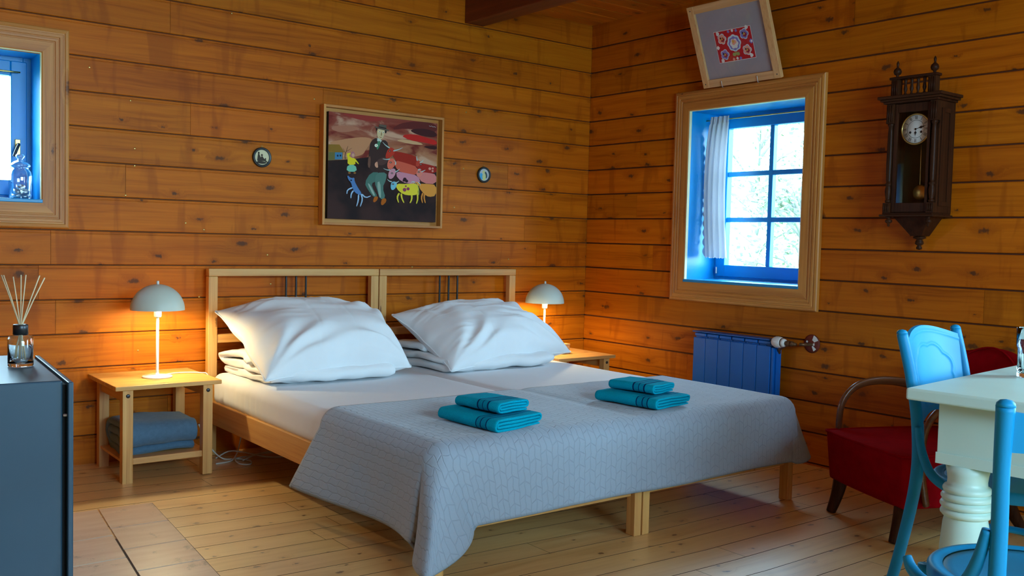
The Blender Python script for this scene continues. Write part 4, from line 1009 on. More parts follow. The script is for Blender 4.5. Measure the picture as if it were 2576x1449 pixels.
# framed textile leaning forward above the window
def textile():
    w,h=.522,.452; tilt=math.atan2(.165,.415)
    # local: x to the right along the wall (world -y), z up, y out of the wall
    root=thing('framed_textile','pale wood framed red floral textile, leaning forward above the small window','picture',(-.030,-1.260,2.004))
    root.rotation_euler=(0,0,0); R=Matrix(((0,-1,0),(-1,0,0),(0,0,1))).to_4x4()     # (x,y,z)->( -y, -x, z)
    R=R@Matrix.Rotation(tilt*1,4,'X').inverted()
    fwid=.043
    g=lambda m,n,mt: m.obj(n,mt,parent=root)
    def bx(a,b,bev=.002): m=MB(); m.box(a,b,bev,M=R); return m
    g(bx((-w/2,0,0),(-w/2+fwid,.024,h)),'frame',M_pale['z']); g(bx((w/2-fwid,0,0),(w/2,.024,h)),'frame',M_pale['z'])
    g(bx((-w/2+fwid,0,0),(w/2-fwid,.023,fwid)),'frame',M_pale['y']); g(bx((-w/2+fwid,0,h-fwid),(w/2-fwid,.023,h)),'frame',M_pale['y'])
    g(bx((-w/2+fwid,.004,fwid),(w/2-fwid,.010,h-fwid),0),'mount',fm((140,130,136),1.5))
    m=MB(); m.add([R@Vector(p) for p in ((-w/2+fwid,.019,fwid),(w/2-fwid,.019,fwid),(w/2-fwid,.019,h-fwid),(-w/2+fwid,.019,h-fwid))],[(0,1,2,3)]); g(m,'pane',M_pglass)
    for sx in (-.125,.115):
        m=MB(); m.tube([R@Vector((sx,.027,.030)),R@Vector((sx,.0275,-.002)),R@Vector((sx+.001,.018,-.006))],.0022,6); g(m,'hook',M_steel)
    for sx in (-1,1):
        for zz in (.022,h-.022):
            m=MB(); m.lathe([(0,.0006),(.0035,.0006),(.0035,-.001)],8,M=R@Matrix.Translation((sx*(w/2-.021),.024,zz))@Matrix.Rotation(-PI/2,4,'X')); g(m,'nail',M_bolt)
    mats=[fm((170,30,36),1.5),fm((206,200,196),1.5),fm((206,140,120),1.5),fm((120,110,170),1.5),fm((206,150,60),1.4),fm((180,196,204),1.5),fm((150,40,60),1.3),fm((150,150,90),1.3),fm((40,30,50),1.2)]
    m=MB(); cw,chh=.242,.166; cz=.208
    def pg(pts,mi_,l): m.add([R@Vector((x*cw/2,.0105+.0002*l,cz+z*chh/2)) for x,z in pts],[tuple(range(len(pts)))],mi_)
    def fl(cx,cz_,r,mi_,l,n=5,dep=.22):
        pts=[]
        for k in range(40):
            a=2*PI*k/40; q=r*(1-dep+dep*abs(math.cos(a*n/2))); pts.append((cx+q*math.cos(a)*.68,cz_+q*math.sin(a)))
        pg(pts,mi_,l)
    pg([(-1.02,-1.03),(1.02,-1.03),(1.02,1.03),(-1.02,1.03)],1,1); pg([(-1,-1),(1,-1),(1,1),(-1,1)],0,2)
    for cx,cy,c in ((-.62,.50,2),(.62,.58,3),(-.62,-.52,3),(.62,-.45,2)):
        fl(cx,cy,.36,5,3); fl(cx,cy,.31,c,4); fl(cx+.03,cy-.05,.16,6,5); fl(cx,cy,.08,4,6,3)
        sg=1 if cx>0 else -1; fl(cx+sg*.18,cy+(.38 if cy>0 else -.38),.14,1,5,3)
        fl(cx-.06,cy+.06,.07,8,6)
    fl(0,.12,.56,5,3,8,.12); fl(0,.10,.46,3,4,8,.15); fl(0,.08,.34,1,5,6,.2); fl(0,.18,.20,2,6,3,.3); fl(-.03,.22,.10,4,7,3)
    pg([(-.02,-.4),(.02,-.4),(.02,-.62),(-.02,-.62)],7,4); fl(-.1,-.6,.14,7,5,2); fl(.1,-.6,.14,7,5,2)
    for cx,cy in ((-.2,.9),(.02,.92),(.22,.88),(-.18,-.9),(.02,-.88),(.2,-.9)): fl(cx,cy,.10,(1,2,3)[int(abs(cx*10))%3],4,4)
    fl(-.92,-.02,.13,1,4,4); fl(.92,.05,.15,3,4,4); fl(.94,.05,.08,1,5,4)
    g(m,'textile',mats)
textile()
# ------------------------------------------------------------------ wall clock
def clock():
    # local x = right along the wall (world -y), y out of the wall (world -x), z up
    yc=-2.312
    root=thing('wall_clock','dark carved wooden pendulum wall clock with turned columns, right of the window','clock',(-.001,yc,1.268))
    R=Matrix(((0,-1,0),(-1,0,0),(0,0,1))).to_4x4()
    def g(m,n,mt,par=root): 
        return m.obj(n,mt,parent=par)
    def B(a,b,n,ax='z',bev=.0015,par=root,mt=None):
        m=MB(); m.box(a,b,bev,M=R); return g(m,n,mt or M_walnut[{'x':'y','z':'z','y':'x'}[ax]],par)
    z0,z1=0.018,0.512                    # body
    D=.135
    m=MB()
    for a,b in (((-.120,.002,z0),(-.110,D,z1)),((.110,.002,z0),(.120,D,z1)),((-.110,.010,z1-.01),(.110,D,z1)),((-.110,.010,z0),(.110,D,z0+.01))): m.box(a,b,.001,M=R)
    g(m,'case',M_walnut['z'])
    m=MB(); m.box((-.110,.002,z0),(.110,.010,z1),.001,M=R); g(m,'back_board',plain('clock_back_dark',lin((34,40,30)),.6))
    for sx in (-1,1):
        m=MB(); m.box((sx*.1205,.02,z0+.03),(sx*.1235,.05,z1-.03),.001,M=R) ; m.box((sx*.1205,.095,z0+.03),(sx*.1235,.12,z1-.03),.001,M=R); m.box((sx*.1205,.0505,z0+.03),(sx*.1235,.0945,z0+.05),.001,M=R); m.box((sx*.1205,.0505,z1-.05),(sx*.1235,.0945,z1-.03),.001,M=R)
        g(m,'side_moulding',M_walnut['z'])
    # door frame and glass
    d=MB()
    for a,b in (((-.086,D,z0+.002),(-.072,D+.016,z1-.002)),((.072,D,z0+.002),(.086,D+.016,z1-.002)),((-.072,D,z1-.040),(.072,D+.014,z1-.002)),((-.072,D,z0+.002),(.072,D+.014,z0+.045))): d.box(a,b,.002,M=R)
    door=g(d,'door',M_walnut['z'])
    m=MB(); m.add([R@Vector(p) for p in ((-.073,D+.006,z0+.04),(.073,D+.006,z0+.04),(.073,D+.006,z1-.035),(-.073,D+.006,z1-.035))],[(0,1,2,3)]); g(m,'pane',M_pglass,door)
    # columns with fluted blocks
    for sx in (-1,1):
        c=sx*.104; col=MB()
        col.box((c-.017,D-.002,z1-.088),(c+.017,D+.026,z1),.001,M=R); col.box((c-.017,D-.002,z0),(c+.017,D+.026,z0+.045),.001,M=R)
        for k in (-1,0,1):
            for (a,b) in ((z1-.082,z1-.006),(z0+.006,z0+.040)): col.tube([R@Vector((c+k*.0095,D+.026,a)),R@Vector((c+k*.0095,D+.026,b))],.0034,6,sub=1)
        P=[(.008,.045),(.013,.050),(.013,.056),(.009,.060),(.011,.070),(.0145,.095),(.0135,.110),(.010,.122),(.0145,.127),(.0145,.133),(.010,.137),(.0115,.150),(.0135,.23),(.0115,.36),(.0095,.392),(.013,.396),(.0145,.402),(.013,.407)]
        col.lathe([(r,z0+z-.0) for r,z in P],20,M=R@T(c,D+.012,0)); g(col,'column',M_walnut['z'])
    # dial
    dz=.396; dd=D-.022
    m=MB(); m.lathe([(.0,.0),(.066,.0),(.066,.004),(0,.004)],48,M=R@T(0,dd,dz)@Matrix.Rotation(-PI/2,4,'X')); dial=g(m,'dial',M_clockface)
    m=MB(); m.tube([R@Vector((.0675*math.cos(2*PI*k/32),dd+.004,dz+.0675*math.sin(2*PI*k/32))) for k in range(32)],.0042,8,sub=2,closed=True); g(m,'bezel',M_brass,dial)
    m=MB()
    for r in (.040,.0635): m.tube([R@Vector((r*math.cos(2*PI*k/32),dd+.0044,dz+r*math.sin(2*PI*k/32))) for k in range(32)],.0007,5,sub=2,closed=True)
    for sx in (-.026,.026): m.lathe([(0,.0048),(.0055,.0048),(.0055,.004)],14,M=R@T(sx,dd,dz-.014)@Matrix.Rotation(-PI/2,4,'X'))
    # Roman numerals, read with their feet to the centre
    rom=['XII','I','II','III','IIII','V','VI','VII','VIII','IX','X','XI']; hN=.0155
    def bar(p,q,w,ang,rad,off):
        # p,q in numeral space: x across, y up (out from the centre)
        def tr(x,y):
            x+=off; yy=rad+y; return (x*math.cos(ang)+yy*math.sin(ang), -x*math.sin(ang)+yy*math.cos(ang))
        a=tr(*p); b=tr(*q); dx,dy=b[0]-a[0],b[1]-a[1]; l=math.hypot(dx,dy); nx_,ny_=-dy/l*w/2,dx/l*w/2
        m.add([R@Vector((x,dd+.0046,dz+y)) for x,y in ((a[0]-nx_,a[1]-ny_),(b[0]-nx_,b[1]-ny_),(b[0]+nx_,b[1]+ny_),(a[0]+nx_,a[1]+ny_))],[(0,1,2,3)])
    for k,s in enumerate(rom):
        wd={'I':.0034,'V':.0070,'X':.0070}; tot=sum(wd[c] for c in s); x=-tot/2; ang=2*PI*k/12
        for c in s:
            w=wd[c]; xm=x+w/2; h2=hN/2
            if c=='I': bar((0,-h2),(0,h2),.0016,ang,.0520,xm)
            elif c=='V': bar((-.0024,h2),(0,-h2),.0017,ang,.0520,xm); bar((.0024,h2),(0,-h2),.0008,ang,.0520,xm)
            else: bar((-.0024,h2),(.0024,-h2),.0017,ang,.0520,xm); bar((.0024,h2),(-.0024,-h2),.0008,ang,.0520,xm)
            x+=w
    g(m,'dial_marks',M_black2,dial)
    def hand(ang,L_,n):
        m=MB(); dx,dy=math.sin(ang),math.cos(ang); nx_,ny_=dy,-dx
        def pt(t,w,o=0): return R@Vector((dx*L_*t+nx_*w,dd+.0062,dz+dy*L_*t+ny_*w))
        sh=[(-.12,.0012),(.30,.0012),(.42,.0050),(.52,.0062),(.60,.0022),(.66,.0045),(.72,.0012),(1,.0003)]
        vs=[pt(t,w) for t,w in sh]+[pt(t,-w) for t,w in sh[::-1]]; k=len(sh)
        m.add(vs,[(i,i+1,2*k-2-i,2*k-1-i) for i in range(k-1)]); m.lathe([(0,.0075),(.004,.0075),(.004,.005)],12,M=R@T(0,dd,dz)@Matrix.Rotation(-PI/2,4,'X')); g(m,n,M_black2,dial)
    hand(math.radians(75),.055,'minute_hand'); hand(math.radians(181),.034,'hour_hand')
    # pendulum behind the glass
    m=MB(); m.tube([R@Vector((.004,.07,.33)),R@Vector((.006,.07,.12))],.0022,6); m.lathe([(0,.006),(.030,.005),(.036,.0),(.030,-.005),(0,-.006)],32,M=R@T(.008,.07,.112)@Matrix.Rotation(-PI/2,4,'X')); g(m,'pendulum',M_brass)
    # cornice
    for zz,ov,th in ((z1,.018,.010),(z1+.010,.030,.010),(z1+.020,.040,.014)): B((-.113-ov,.002,zz),(.113+ov,D+.028+ov*.7,zz+th),'cornice','x',.003)
    zc=z1+.034
    # gallery of little balusters with end posts
    for sx in (-1,1):
        B((sx*.088-.018,D-.012,zc),(sx*.088+.018,D+.024,zc+.075),'gallery_post','z')
        m=MB(); 
        for k in (-1,0,1): m.tube([R@Vector((sx*.088+k*.010,D+.024,zc+.005)),R@Vector((sx*.088+k*.010,D+.024,zc+.07))],.0034,6,sub=1)
        g(m,'fluting',M_walnut['z'])
        m=MB(); m.lathe([(.010,0),(.006,.005),(.0065,.010),(.015,.016),(.0185,.026),(.015,.037),(.008,.043),(.004,.048),(.0055,.056),(.0065,.064),(.003,.072),(0,.076)],20,M=R@T(sx*.088,D+.004,zc+.087)); g(m,'finial',M_walnut['z'])
    for k in range(4):
        m=MB(); m.lathe([(.007,0),(.007,.008),(.004,.014),(.0085,.030),(.006,.048),(.0045,.055),(.007,.065),(.007,.075)],12,M=R@T(-.045+k*.030,D+.006,zc)); g(m,'baluster',M_walnut['z'])
    B((-.113,D-.016,zc+.075),(.113,D+.030,zc+.087),'gallery_rail','x',.003)
    # bottom shelf, tapering bracket, drops
    B((-.130,.002,0),(.130,D+.040,.010),'base_shelf','x',.003); B((-.120,.002,.010),(.120,D+.030,.018),'base_shelf','x',.003)
    m=MB(); t_=[(-.085,.004,0),(.085,.004,0),(.085,D-.01,0),(-.085,D-.01,0)]; b_=[(-.026,.004,-.085),(.026,.004,-.085),(.026,.075,-.085),(-.026,.075,-.085)]
    m.add([R@Vector(p) for p in t_+b_],[(0,1,2,3),(4,7,6,5),(0,4,5,1),(1,5,6,2),(2,6,7,3),(3,7,4,0)]); g(m,'bracket',M_walnut['z'])
    m=MB(); m.lathe([(.020,0),(.028,-.006),(.028,-.010),(.012,-.016),(.018,-.026),(.019,-.036),(.008,-.044),(.013,-.052),(.012,-.060),(0,-.064)],20,M=R@T(0,.042,-.085)); g(m,'drop',M_walnut['z'])
    for sx in (-1,1):
        m=MB(); m.lathe([(.014,0),(.006,-.004),(.008,-.009),(.016,-.018),(.014,-.026),(.005,-.032),(.006,-.040),(.003,-.045),(0,-.046)],16,M=R@T(sx*.095,D+.012,0)); g(m,'drop',M_walnut['z'])
clock()
# ------------------------------------------------------------------ radiator
def radiator():
    root=thing('radiator','deep blue sectional radiator under the small window','radiator',(-.05,-1.31,.0))
    yL,yR=-1.030,-1.555; n=6; p=(yR-yL)/n; xf=-.100
    for k in range(n):
        a=yL+p*k; b=a+p
        m=MB(); m.box((xf,a-.0012,.150),(xf+.010,b+.0012,.598),.0025)
        m.box((xf+.010,(a+b)/2+.010,.155),(xf+.075,(a+b)/2-.010,.600),.002)
        m.box((xf+.006,a-.004,.606),(xf+.070,b+.004,.624),.004); m.box((xf+.020,a-.002,.580),(xf+.075,b+.002,.606),.002)
        for z_ in (.175,.560): m.tube([(xf+.045,a,z_),(xf+.045,b,z_)],.018,12,sub=1)
        m.v=[(x+.05,y+1.31,z) for x,y,z in m.v]; m.obj('radiator_section',M_rad,parent=root)
    m=MB(); m.box((xf-.006,yL+.004,.628),(xf+.078,yR+.002,.6345),.002); m.v=[(x+.05,y+1.31,z) for x,y,z in m.v]; m.obj('top_grille',M_rad,parent=root)
    m=MB(); m.box((xf+.004,yR-.003,.150),(xf+.02,yR-.018,.592),.002); m.box((xf+.022,yR-.003,.150),(xf+.06,yR-.026,.585),.002); m.v=[(x+.05,y+1.31,z) for x,y,z in m.v]; m.obj('side_panel',M_rad,parent=root)
    for y_ in (-1.08,-1.52):
        m=MB(); m.tube([(-.03,y_,.20),(-.001,y_,.20)],.008,8); m.v=[(x+.05,y+1.31,z) for x,y,z in m.v]; m.obj('wall_bracket',M_black,parent=root)
    m=MB(); m.lathe([(.008,0),(.008,.012),(0,.012)],12,M=T(xf+.045+.05,yL+1.31+.002,.612)@Matrix.Rotation(-PI/2,4,'X')); m.obj('plug',M_porc,parent=root)
radiator()
def valve():
    root=thing('radiator_valve','white ribbed thermostat knob on a brass pipe at the top right of the radiator','valve',(-.045,-1.60,.61))
    o=Vector((-.045,-1.60,.61)); L=lambda p: tuple(Vector(p)-o)
    rib=lambda a,z: 1+0.035*math.cos(a*20)*(1 if .012<z<.050 else 0)
    Mk=T(*L((-.098,-1.572,.6255)))@Matrix.Rotation(PI/2,4,'X')@Matrix.Rotation(-.12,4,'Y')
    m=MB(); m.lathe([(0,-.006),(.014,-.005),(.023,.004),(.028,.018),(.029,.036),(.027,.052),(.0235,.060)],60,M=Mk,rib=rib); k=m.obj('knob',M_porc,parent=root)
    m=MB(); m.lathe([(.0242,.060),(.0242,.0625)],32,M=Mk); m.obj('knob_ring',M_black2,parent=k)
    m=MB(); m.lathe([(.0235,.0625),(.020,.076),(.015,.082),(.0,.083)],32,M=Mk); m.obj('collar',M_porc,parent=root)
    pm=plain('aged_brass_pipe',lin((120,86,58)),0.45,0.3,60,metal=0.6)
    m=MB(); m.lathe([(.012,.083),(.012,.092),(.0155,.094),(.0155,.108),(.011,.110),(.011,.118),(.014,.120),(.014,.130),(.009,.132),(.009,.150)],8,M=Mk); 
    m.tube([L((-.081,-1.718,.6245)),L((-.068,-1.735,.624)),L((-.035,-1.740,.624)),L((-.004,-1.740,.624))],.0085,10); m.tube([L((-.096,-1.66,.62)),L((-.08,-1.60,.59)),L((-.055,-1.578,.565))],.009,8); m.obj('pipe',pm,parent=root)
    m=MB(); m.lathe([(.009,.002),(.046,.0015),(.048,.003),(.040,.008),(.012,.012)],32,M=T(*L((0,-1.738,.626)))@Matrix.Rotation(-PI/2,4,'Y')); ro=m.obj('rosette',M_rust,parent=root)
    m=MB(); 
    for a0,a1,r0_,r1_ in ((1.9,2.7,.020,.047),(2.9,3.6,.012,.022),(3.8,4.3,.014,.040),(0.2,.6,.02,.03)):
        K=[(r0_*math.cos(a0+(a1-a0)*i/6),r0_*math.sin(a0+(a1-a0)*i/6)) for i in range(7)]+[(r1_*math.cos(a1-(a1-a0)*i/6),r1_*math.sin(a1-(a1-a0)*i/6)) for i in range(7)]
        m.add([L((-.0125,-1.738+x,.626+z)) for x,z in K],[tuple(range(14))])
    m.obj('paint_flake',M_porc,parent=ro)
valve()
r=thing('pipe_rosette','small round red pipe collar low on the wall, beyond the bedspread corner','pipe collar',(0,-1.672,.140))
MB().lathe([(.010,.002),(.036,.0015),(.037,.003),(.030,.008),(.012,.012)],28,M=Matrix.Rotation(-PI/2,4,'Y')).obj('collar',flatmat('red_plastic',lin((170,50,30)),.4),parent=r)
MB().tube([(-.006,0,0),(-.05,0,0),(-.056,.02,0),(-.056,.080,.0)],.009,10).obj('pipe',M_porc,parent=r)
# ================================================================== STOVE CABINET, left foreground
ca=math.radians(-3.9); cP=Vector((-3.647,-2.149,0)); ZC=.750; cz=floor_z(-3.7)
def cabinet():
    root=thing('cabinet','dark slate grey metal cabinet in the left foreground with a reed diffuser on top','cabinet',(cP.x,cP.y,cz+.006),ca)
    h=ZC-cz-.006; w,d=.60,.56
    MB().box((-w,0,.03),(0,d,h),.004).obj('body',M_stove,parent=root)
    MB().box((-w+.03,.03,0),(-.03,d-.03,.03),.002).obj('plinth',M_black,parent=root)
    MB().box((-.006,.015,.035),(.0095,d-.01,h-.012),0).obj('gap_shade',M_gap,parent=root)  # black filler block standing in for the shade inside the open gap
    dr=MB().box((.0095,-.012,.012),(.0225,d-.004,h-.003),.003).obj('door',M_stove,parent=root)
    MB().tube([(.002,.004,h-.085),(.010,.002,h-.085)],.004,8).obj('hinge',M_steel,parent=dr)
cabinet()
def diffuser():
    x,y=-3.683,-1.846; root=thing('reed_diffuser','clear glass reed diffuser with a dark collar on the grey cabinet','diffuser',(x,y,ZC+.001))
    prof=[(0,0),(.029,0),(.031,.003),(.031,.074),(.028,.080),(.016,.083),(.016,.0835)]; inn=[(.0145,.0835),(.0145,.081),(.026,.077),(.0285,.072),(.0285,.010),(.0,.008)]
    MB().lathe(prof+inn,40,cap=False).obj('bottle',M_glass,parent=root)
    MB().lathe([(.0148,.0845),(.0185,.0845),(.0185,.109),(.017,.111),(.006,.111),(.006,.100),(.0148,.100)],32,cap=False).obj('collar',M_bolt,parent=root)
    rn=random.Random(4)
    for k,(a,t) in enumerate(((2.7,.050),(3.3,.040),(2.2,.034),(1.2,.010),(5.6,.018),(.1,.056),(.5,.048))):
        dx,dy=math.cos(a)*.789,-math.cos(a)*.614; sx=t*dx/1.0; sy=t*dy
        b=(-sx*.30,-sy*.30,.012); c=(sx*.03,sy*.03,.105); e=(sx*1.1+.004*rn.uniform(-1,1),sy*1.1+.01*rn.uniform(-1,1),.245-.012*rn.random())
        MB().tube([b,c,e],.0016,6,sub=2).obj('reed',M_reed,parent=root)
diffuser()
# ------------------------------------------------------------------ glass jar of tea lights on the sill of window 1
jx,jy,jz=-3.333,.055,W1[2]+.0135
root=thing('glass_jar','ribbed clear glass storage jar with a lid, on the sill of the left window','jar',(jx,jy,jz))
rib=lambda a,z: 1+0.02*math.cos(a*22)*(1 if .02<z<.115 else 0)
MB().lathe([(0,0),(.040,0),(.045,.006),(.046,.10),(.043,.120),(.034,.130),(.034,.138),(.037,.140)],66,cap=False,rib=rib).obj('jar_body',M_thin,parent=root)
MB().lathe([(.040,.141),(.042,.145),(.040,.150),(.026,.162),(.012,.168),(.009,.174),(.016,.180),(.019,.188),(.014,.196),(0,.198)],40).obj('lid',M_thin,parent=root)
for k,(a,b,c) in enumerate(((-.018,-.012,.002),(.018,.008,.002),(-.010,.016,.022),(.016,-.014,.022),(.0,.002,.042))):
    t=MB().lathe([(0,0),(.017,0),(.019,.017),(.0175,.017),(.0165,.011),(0,.011)],24).obj('tealight',M_steel,loc=(jx+a,jy+b,jz+c),rot=(.1*k,.12*(k%3),0)); tag(t,'silver tealight cup inside the ribbed glass jar','candle','tealight cups in the glass jar')
# ================================================================== TABLE AND CHAIRS, right
TA=math.radians(6.0)
def table():
    root=thing('dining_table','cream painted farmhouse table with thick turned legs','table',(-1.810,-3.272,0),TA)
    Lx,Ly=1.35,.82                        # local x to the right, -y towards the viewer
    MB().box((0,-Ly,.718),(Lx,0,.750),.006,seg=3).obj('tabletop',M_table,parent=root)
    i=.073; zb=.548
    for a,b,n in (((i,-Ly+.06,zb),(i+.022,-.06,.7175),'apron'),((Lx-i-.022,-Ly+.06,zb),(Lx-i,-.06,.7175),'apron'),((i+.0225,-.082,zb),(Lx-i-.0225,-.06,.7175),'apron'),((i+.0225,-Ly+.06,zb),(Lx-i-.0225,-Ly+.082,.7175),'apron')):
        MB().box(a,b,.002).obj(n,M_table,parent=root)
    m=MB(); m.box((i-.004,-Ly+.058,zb),(i-.0005,-.058,zb+.030),.001); m.obj('apron_moulding',M_table,parent=root)
    P=[(.030,0),(.038,.006),(.042,.03),(.036,.06),(.044,.09),(.056,.15),(.062,.22),(.060,.28),(.055,.335),(.052,.348),(.052,.3515),(.058,.354),(.0625,.361),(.063,.367),(.0605,.374),(.054,.378),(.054,.3795),(.060,.382),(.064,.389),(.064,.395),(.061,.402),(.054,.4055),(.054,.407),(.059,.409),(.0625,.416),(.0625,.422),(.059,.429),(.052,.432),(.052,.4335),(.056,.436),(.059,.443),(.059,.449),(.056,.456),(.049,.460),(.048,.470),(.050,.50),(.055,.548)]
    P=[(r*1.03,(z*1.164 if z<=.348 else (.405+(z-.348)*.78 if z<=.461 else z+(.548-z)*.45))) for r,z in P]
    for x in (i+.049,Lx-i-.049):
        for y in (-.125,-Ly+.125):
            MB().lathe(P,36,M=T(x,y,0)).obj('leg',M_table,parent=root)
table()
def chair_frame(root, kind, H_=0.87):
    mt=M_chairblue; P=lambda m,n,par=root: m.obj(n,mt,parent=par)
    tb=lambda pts,r,n,**k: P(MB().tube(pts,r,12,**k),n)
    for s in (-1,1):
        if kind=='panel': pts=[(s*.182,-.275,0),(s*.180,-.222,.22),(s*.178,-.185,.44),(s*.178,-.188,.60),(s*.180,-.212,.74),(s*.183,-.245,H_)]; r=[.0150,.0165,.0175,.0175,.0175,.0160]
        else: pts=[(s*.188,-.235,0),(s*.183,-.205,.22),(s*.178,-.188,.44),(s*.178,-.188,.60),(s*.184,-.196,.72),(s*.190,-.210,H_)]; r=[.0150,.0160,.0160,.0155,.0150,.0172]
        tb(pts,r,'back_post',sub=8)
        P(MB().lathe([(r[-1],-.001),(r[-1]*.92,.006),(r[-1]*.6,.011),(0,.013)],16,M=T(*pts[-1])),'post_cap')
        fl=[(s*.180,.175,0),(s*.168,.150,.22),(s*.158,.140,.424)]; tb(fl,[.0125,.016,.0175],'front_leg')
        # bentwood brace curling from the post round the side of the seat
        br=[(s*.196,-.178,.60),(s*.202,-.160,.53),(s*.212,-.128,.475),(s*.226,-.075,.448),(s*.237,-.020,.444),(s*.243,.022,.455),(s*.246,.040,.475)]
        tb(br,[.009,.0125,.0135,.0135,.013,.0125,.009],'brace',sub=6)
    # round seat: rim ring and dished board
    ring=[(.195*math.cos(2*PI*k/24),.190*math.sin(2*PI*k/24)-.0,.438) for k in range(24)]
    def rim(m):
        m.lathe([(.172,.424),(.198,.424),(.203,.430),(.203,.452),(.198,.458),(.186,.459),(.183,.455),(.172,.455)],56,cap=False,sy=.97)
    m=MB(); rim(m); P(m,'seat_rim')
    m=MB(); m.lathe([(0,.448),(.09,.449),(.15,.452),(.182,.4545),(.182,.445),(0,.440)],48,cap=False,sy=.97); P(m,'seat')
    m=MB(); m.tube([(.148*math.cos(2*PI*k/24),.138*math.sin(2*PI*k/24),.268) for k in range(24)],.0105,10,sub=3,closed=True,sq=1.5,up=(0,0,1)); P(m,'stretcher_ring')
# far chair: panel back, on the far side of the table
def far_chair():
    root=thing('dining_chair','glossy blue bentwood chair with embossed panel back, behind the cream table','chair',(-1.345,-3.335,0),math.radians(184))
    chair_frame(root,'panel',.868)
    m=MB(); n=26
    def f(sg):
        def g(u,v):
            x=(-1+2*u)*.168; zt=.858+.030*math.cos(x/.168*PI/2)-.004+.010*math.cos(x/.168*PI)*0; zb=.610+.016*(math.cos(x/.168*PI))
            z=zb+(zt-zb)*v; k=(z-.60)/.27; y=-.190-.050*max(0,k)**1.3-.030*(1-(x/.168)**2)
            e=0
            if sg>0:
                # embossed scrolls
                rx_,rz_=x/.118,(z-.735)/.088; rr_=math.sqrt(rx_*rx_+rz_*rz_); a=math.atan2(rz_,rx_); w=.0030*math.exp(-((rr_-1.0-.10*abs(math.sin(a*4)))/.05)**2)
                w+=.0022*math.exp(-((z-(.838+.030*math.cos(x/.168*PI/2)))/.004)**2); e=w
            return (x,y+sg*.0055+e,z)
        return g
    nu,nv=90,80; m.grid(f(1),nu,nv,flip=True); m.grid(f(-1),nu,nv); 
    def edge(fn_,n_):
        a=[f(1)(*fn_(i/n_)) for i in range(n_+1)]; b=[f(-1)(*fn_(i/n_)) for i in range(n_+1)]
        m.add(a+b,[(i,i+1,n_+2+i,n_+1+i) for i in range(n_)],0)
    edge(lambda t:(t,1),90); edge(lambda t:(t,0),90); edge(lambda t:(0,t),80); edge(lambda t:(1,t),80)
    m.obj('back_panel',M_chairblue,parent=root)
far_chair()
def near_chair():
    root=thing('dining_chair','glossy blue bentwood chair with open rail back, nearest the viewer at lower right','chair',(-2.150,-3.760,0),math.radians(-37.1))
    chair_frame(root,'rail',.838)
    m=MB(); n=40
    def g(sg):
        def f(u,v):
            x=(-1+2*u)*.176; dip=.012*math.sin(u*PI)-.002; zt=.822+.010*(abs(2*u-1)**2)*0+.012*(1-math.sin(u*PI))*0-.006*math.sin(u*PI*1.0)+.006*(2*u-1)**2; zb=.752
            return (x,-.205-.028*math.sin(u*PI)+sg*.008-.010*(v-.5),zb+(zt-zb)*v)
        return f
    m.grid(g(1),n,6,flip=True); m.grid(g(-1),n,6)
    for vv in (0,1):
        a=[g(1)(i/n,vv) for i in range(n+1)]; b=[g(-1)(i/n,vv) for i in range(n+1)]; m.add(a+b,[(i,i+1,n+2+i,n+1+i) for i in range(n)],0,True)
    m.obj('back_rail',M_chairblue,parent=root)
    MB().tube([(-.072,-.182,.452),(-.075,-.190,.55),(-.076,-.205,.66),(-.066,-.222,.726),(-.040,-.231,.750),(0,-.233,.756),(.040,-.231,.750),(.066,-.222,.726),(.076,-.205,.66),(.075,-.190,.55),(.072,-.182,.452)],.0125,12).obj('inner_hoop',M_chairblue,parent=root)
near_chair()
# tumbler
def tumbler():
    x,y=-1.268,-3.350; root=thing('drinking_glass','clear faceted drinking glass standing on the cream table','glass',(x,y,.7505))
    fac=lambda a,z: 1-0.035*(abs(math.cos(a*5))**0.6)*(1 if z<.088 else 0)
    o=[(0,0),(.030,0),(.033,.003),(.034,.084),(.0375,.092),(.0385,.146),(.038,.147)]; i=[(.0365,.146),(.0355,.092),(.030,.082),(.028,.016),(0,.013)]
    MB().lathe(o+i,60,cap=False,rib=fac).obj('tumbler',M_glass,parent=root)
tumbler()
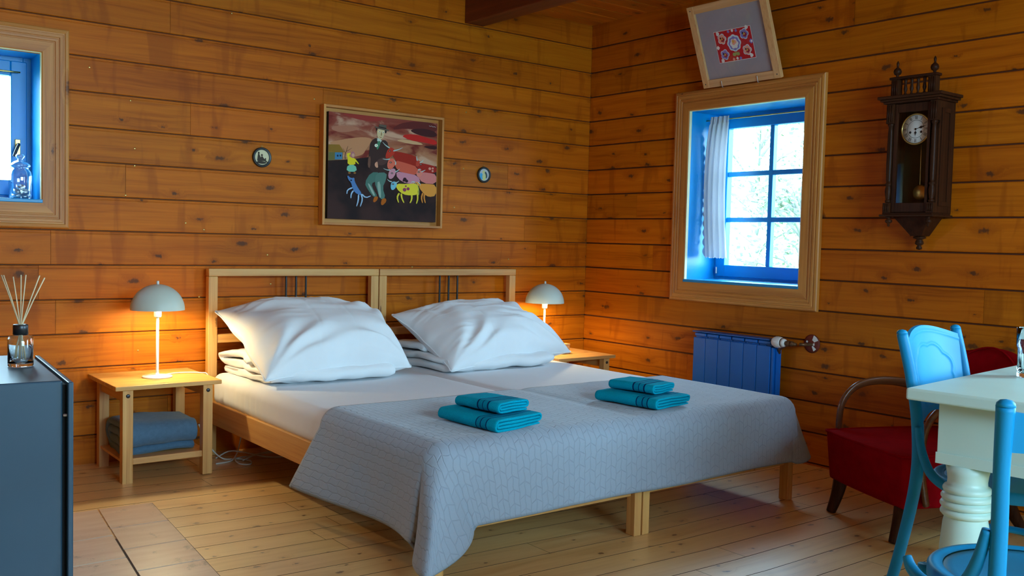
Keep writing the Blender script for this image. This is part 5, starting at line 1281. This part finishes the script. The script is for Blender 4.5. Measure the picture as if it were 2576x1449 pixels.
# ------------------------------------------------------------------ red armchair
def armchair():
    root=thing('armchair','dark red velvet armchair with curved brown wooden arms, against the right wall','armchair',(-.516,-2.620,0),math.radians(66))
    w=.50; 
    # upholstered seat: bulging front skirt, welted top edge
    def fn(p):
        q=p.copy(); v=(p.z+.105)/.21; 
        if p.y>0: q.y+=.030*(1-(p.x/.26)**2)*(.4+.6*v)
        q.y+=.018*v*(1 if p.y>0 else 0)
        q.x*=1+.03*v
        if p.z>.08: q.z+=.028*(1-(p.x/.27)**2)*(1-(p.y/.30)**2)
        if p.z<-.08: q.z+=.022*(p.y<0)*0
        return q
    m=MB(); m.rbox((w,.545,.205),.014,(18,18,8),fn=fn); m.v=[(x,y-.02,z+.240) for x,y,z in m.v]; seat=m.obj('seat',M_red,parent=root)
    def e(px,py): p=fn(Vector((px,py,.1005))); return (p.x,p.y-.02,p.z+.241)
    loop=[e(-w/2+w*i/10,.2705) for i in range(11)]+[e(w/2-.002,.27-.54*i/8) for i in range(1,8)]+[e(w/2-w*i/8,-.27) for i in range(9)]+[e(-w/2+.002,-.27+.54*i/8) for i in range(1,8)]
    MB().tube(loop,.0055,6,sub=2,closed=True).obj('piping',M_red,parent=seat)
    # backrest
    def fb_(p):
        q=p.copy(); q.y-=.030*(1-(q.x/.25)**2)*0+.06*(q.x/.25)**2*-1*.5; q.z+=.020*math.cos(q.x/.25*PI*1.0)*(1 if p.z>0 else 0); q.z-=.045*(1-(q.x/.25)**2)*(1 if p.z<0 else 0)*.8
        return q
    m=MB(); Mb=Matrix.Translation((0,-.345,.552))@Matrix.Rotation(math.radians(-12)*-1,4,'X').inverted()
    m.rbox((.50,.085,.30),.038,(20,4,12),fn=fb_,M=Matrix.Translation((0,-.325,.552))@Matrix.Rotation(math.radians(14),4,'X')); bk=m.obj('backrest',M_red,parent=root)
    MB().tube([tuple((Matrix.Translation((0,-.325,.552))@Matrix.Rotation(math.radians(14),4,'X'))@fb_(Vector((.245*math.cos(a),.043,.145*math.sin(a))))) for a in [2*PI*k/28 for k in range(28)]],.0045,6,sub=2,closed=True).obj('piping',M_red,parent=bk)
    for s in (-1,1):
        pts=[(s*.268,.170,.16),(s*.270,.195,.28),(s*.272,.200,.38),(s*.273,.185,.46),(s*.273,.130,.522),(s*.273,.040,.548),(s*.272,-.08,.545),(s*.270,-.20,.515),(s*.266,-.31,.455),(s*.262,-.37,.36),(s*.258,-.36,.25)]
        MB().tube(pts,[.013]*11,12,sub=7,sq=1.9,up=(0,0.01,1) if 0 else None).obj('armrest',M_bent,parent=root)
        MB().tube([(s*.205,.225,.137),(s*.207,.240,.07),(s*.212,.262,.001)],[.031,.025,.019],8).obj('leg',M_walnut['z'],parent=root)
        MB().tube([(s*.205,-.25,.137),(s*.207,-.29,.07),(s*.21,-.345,.001)],[.029,.023,.018],8).obj('leg',M_walnut['z'],parent=root)
armchair()
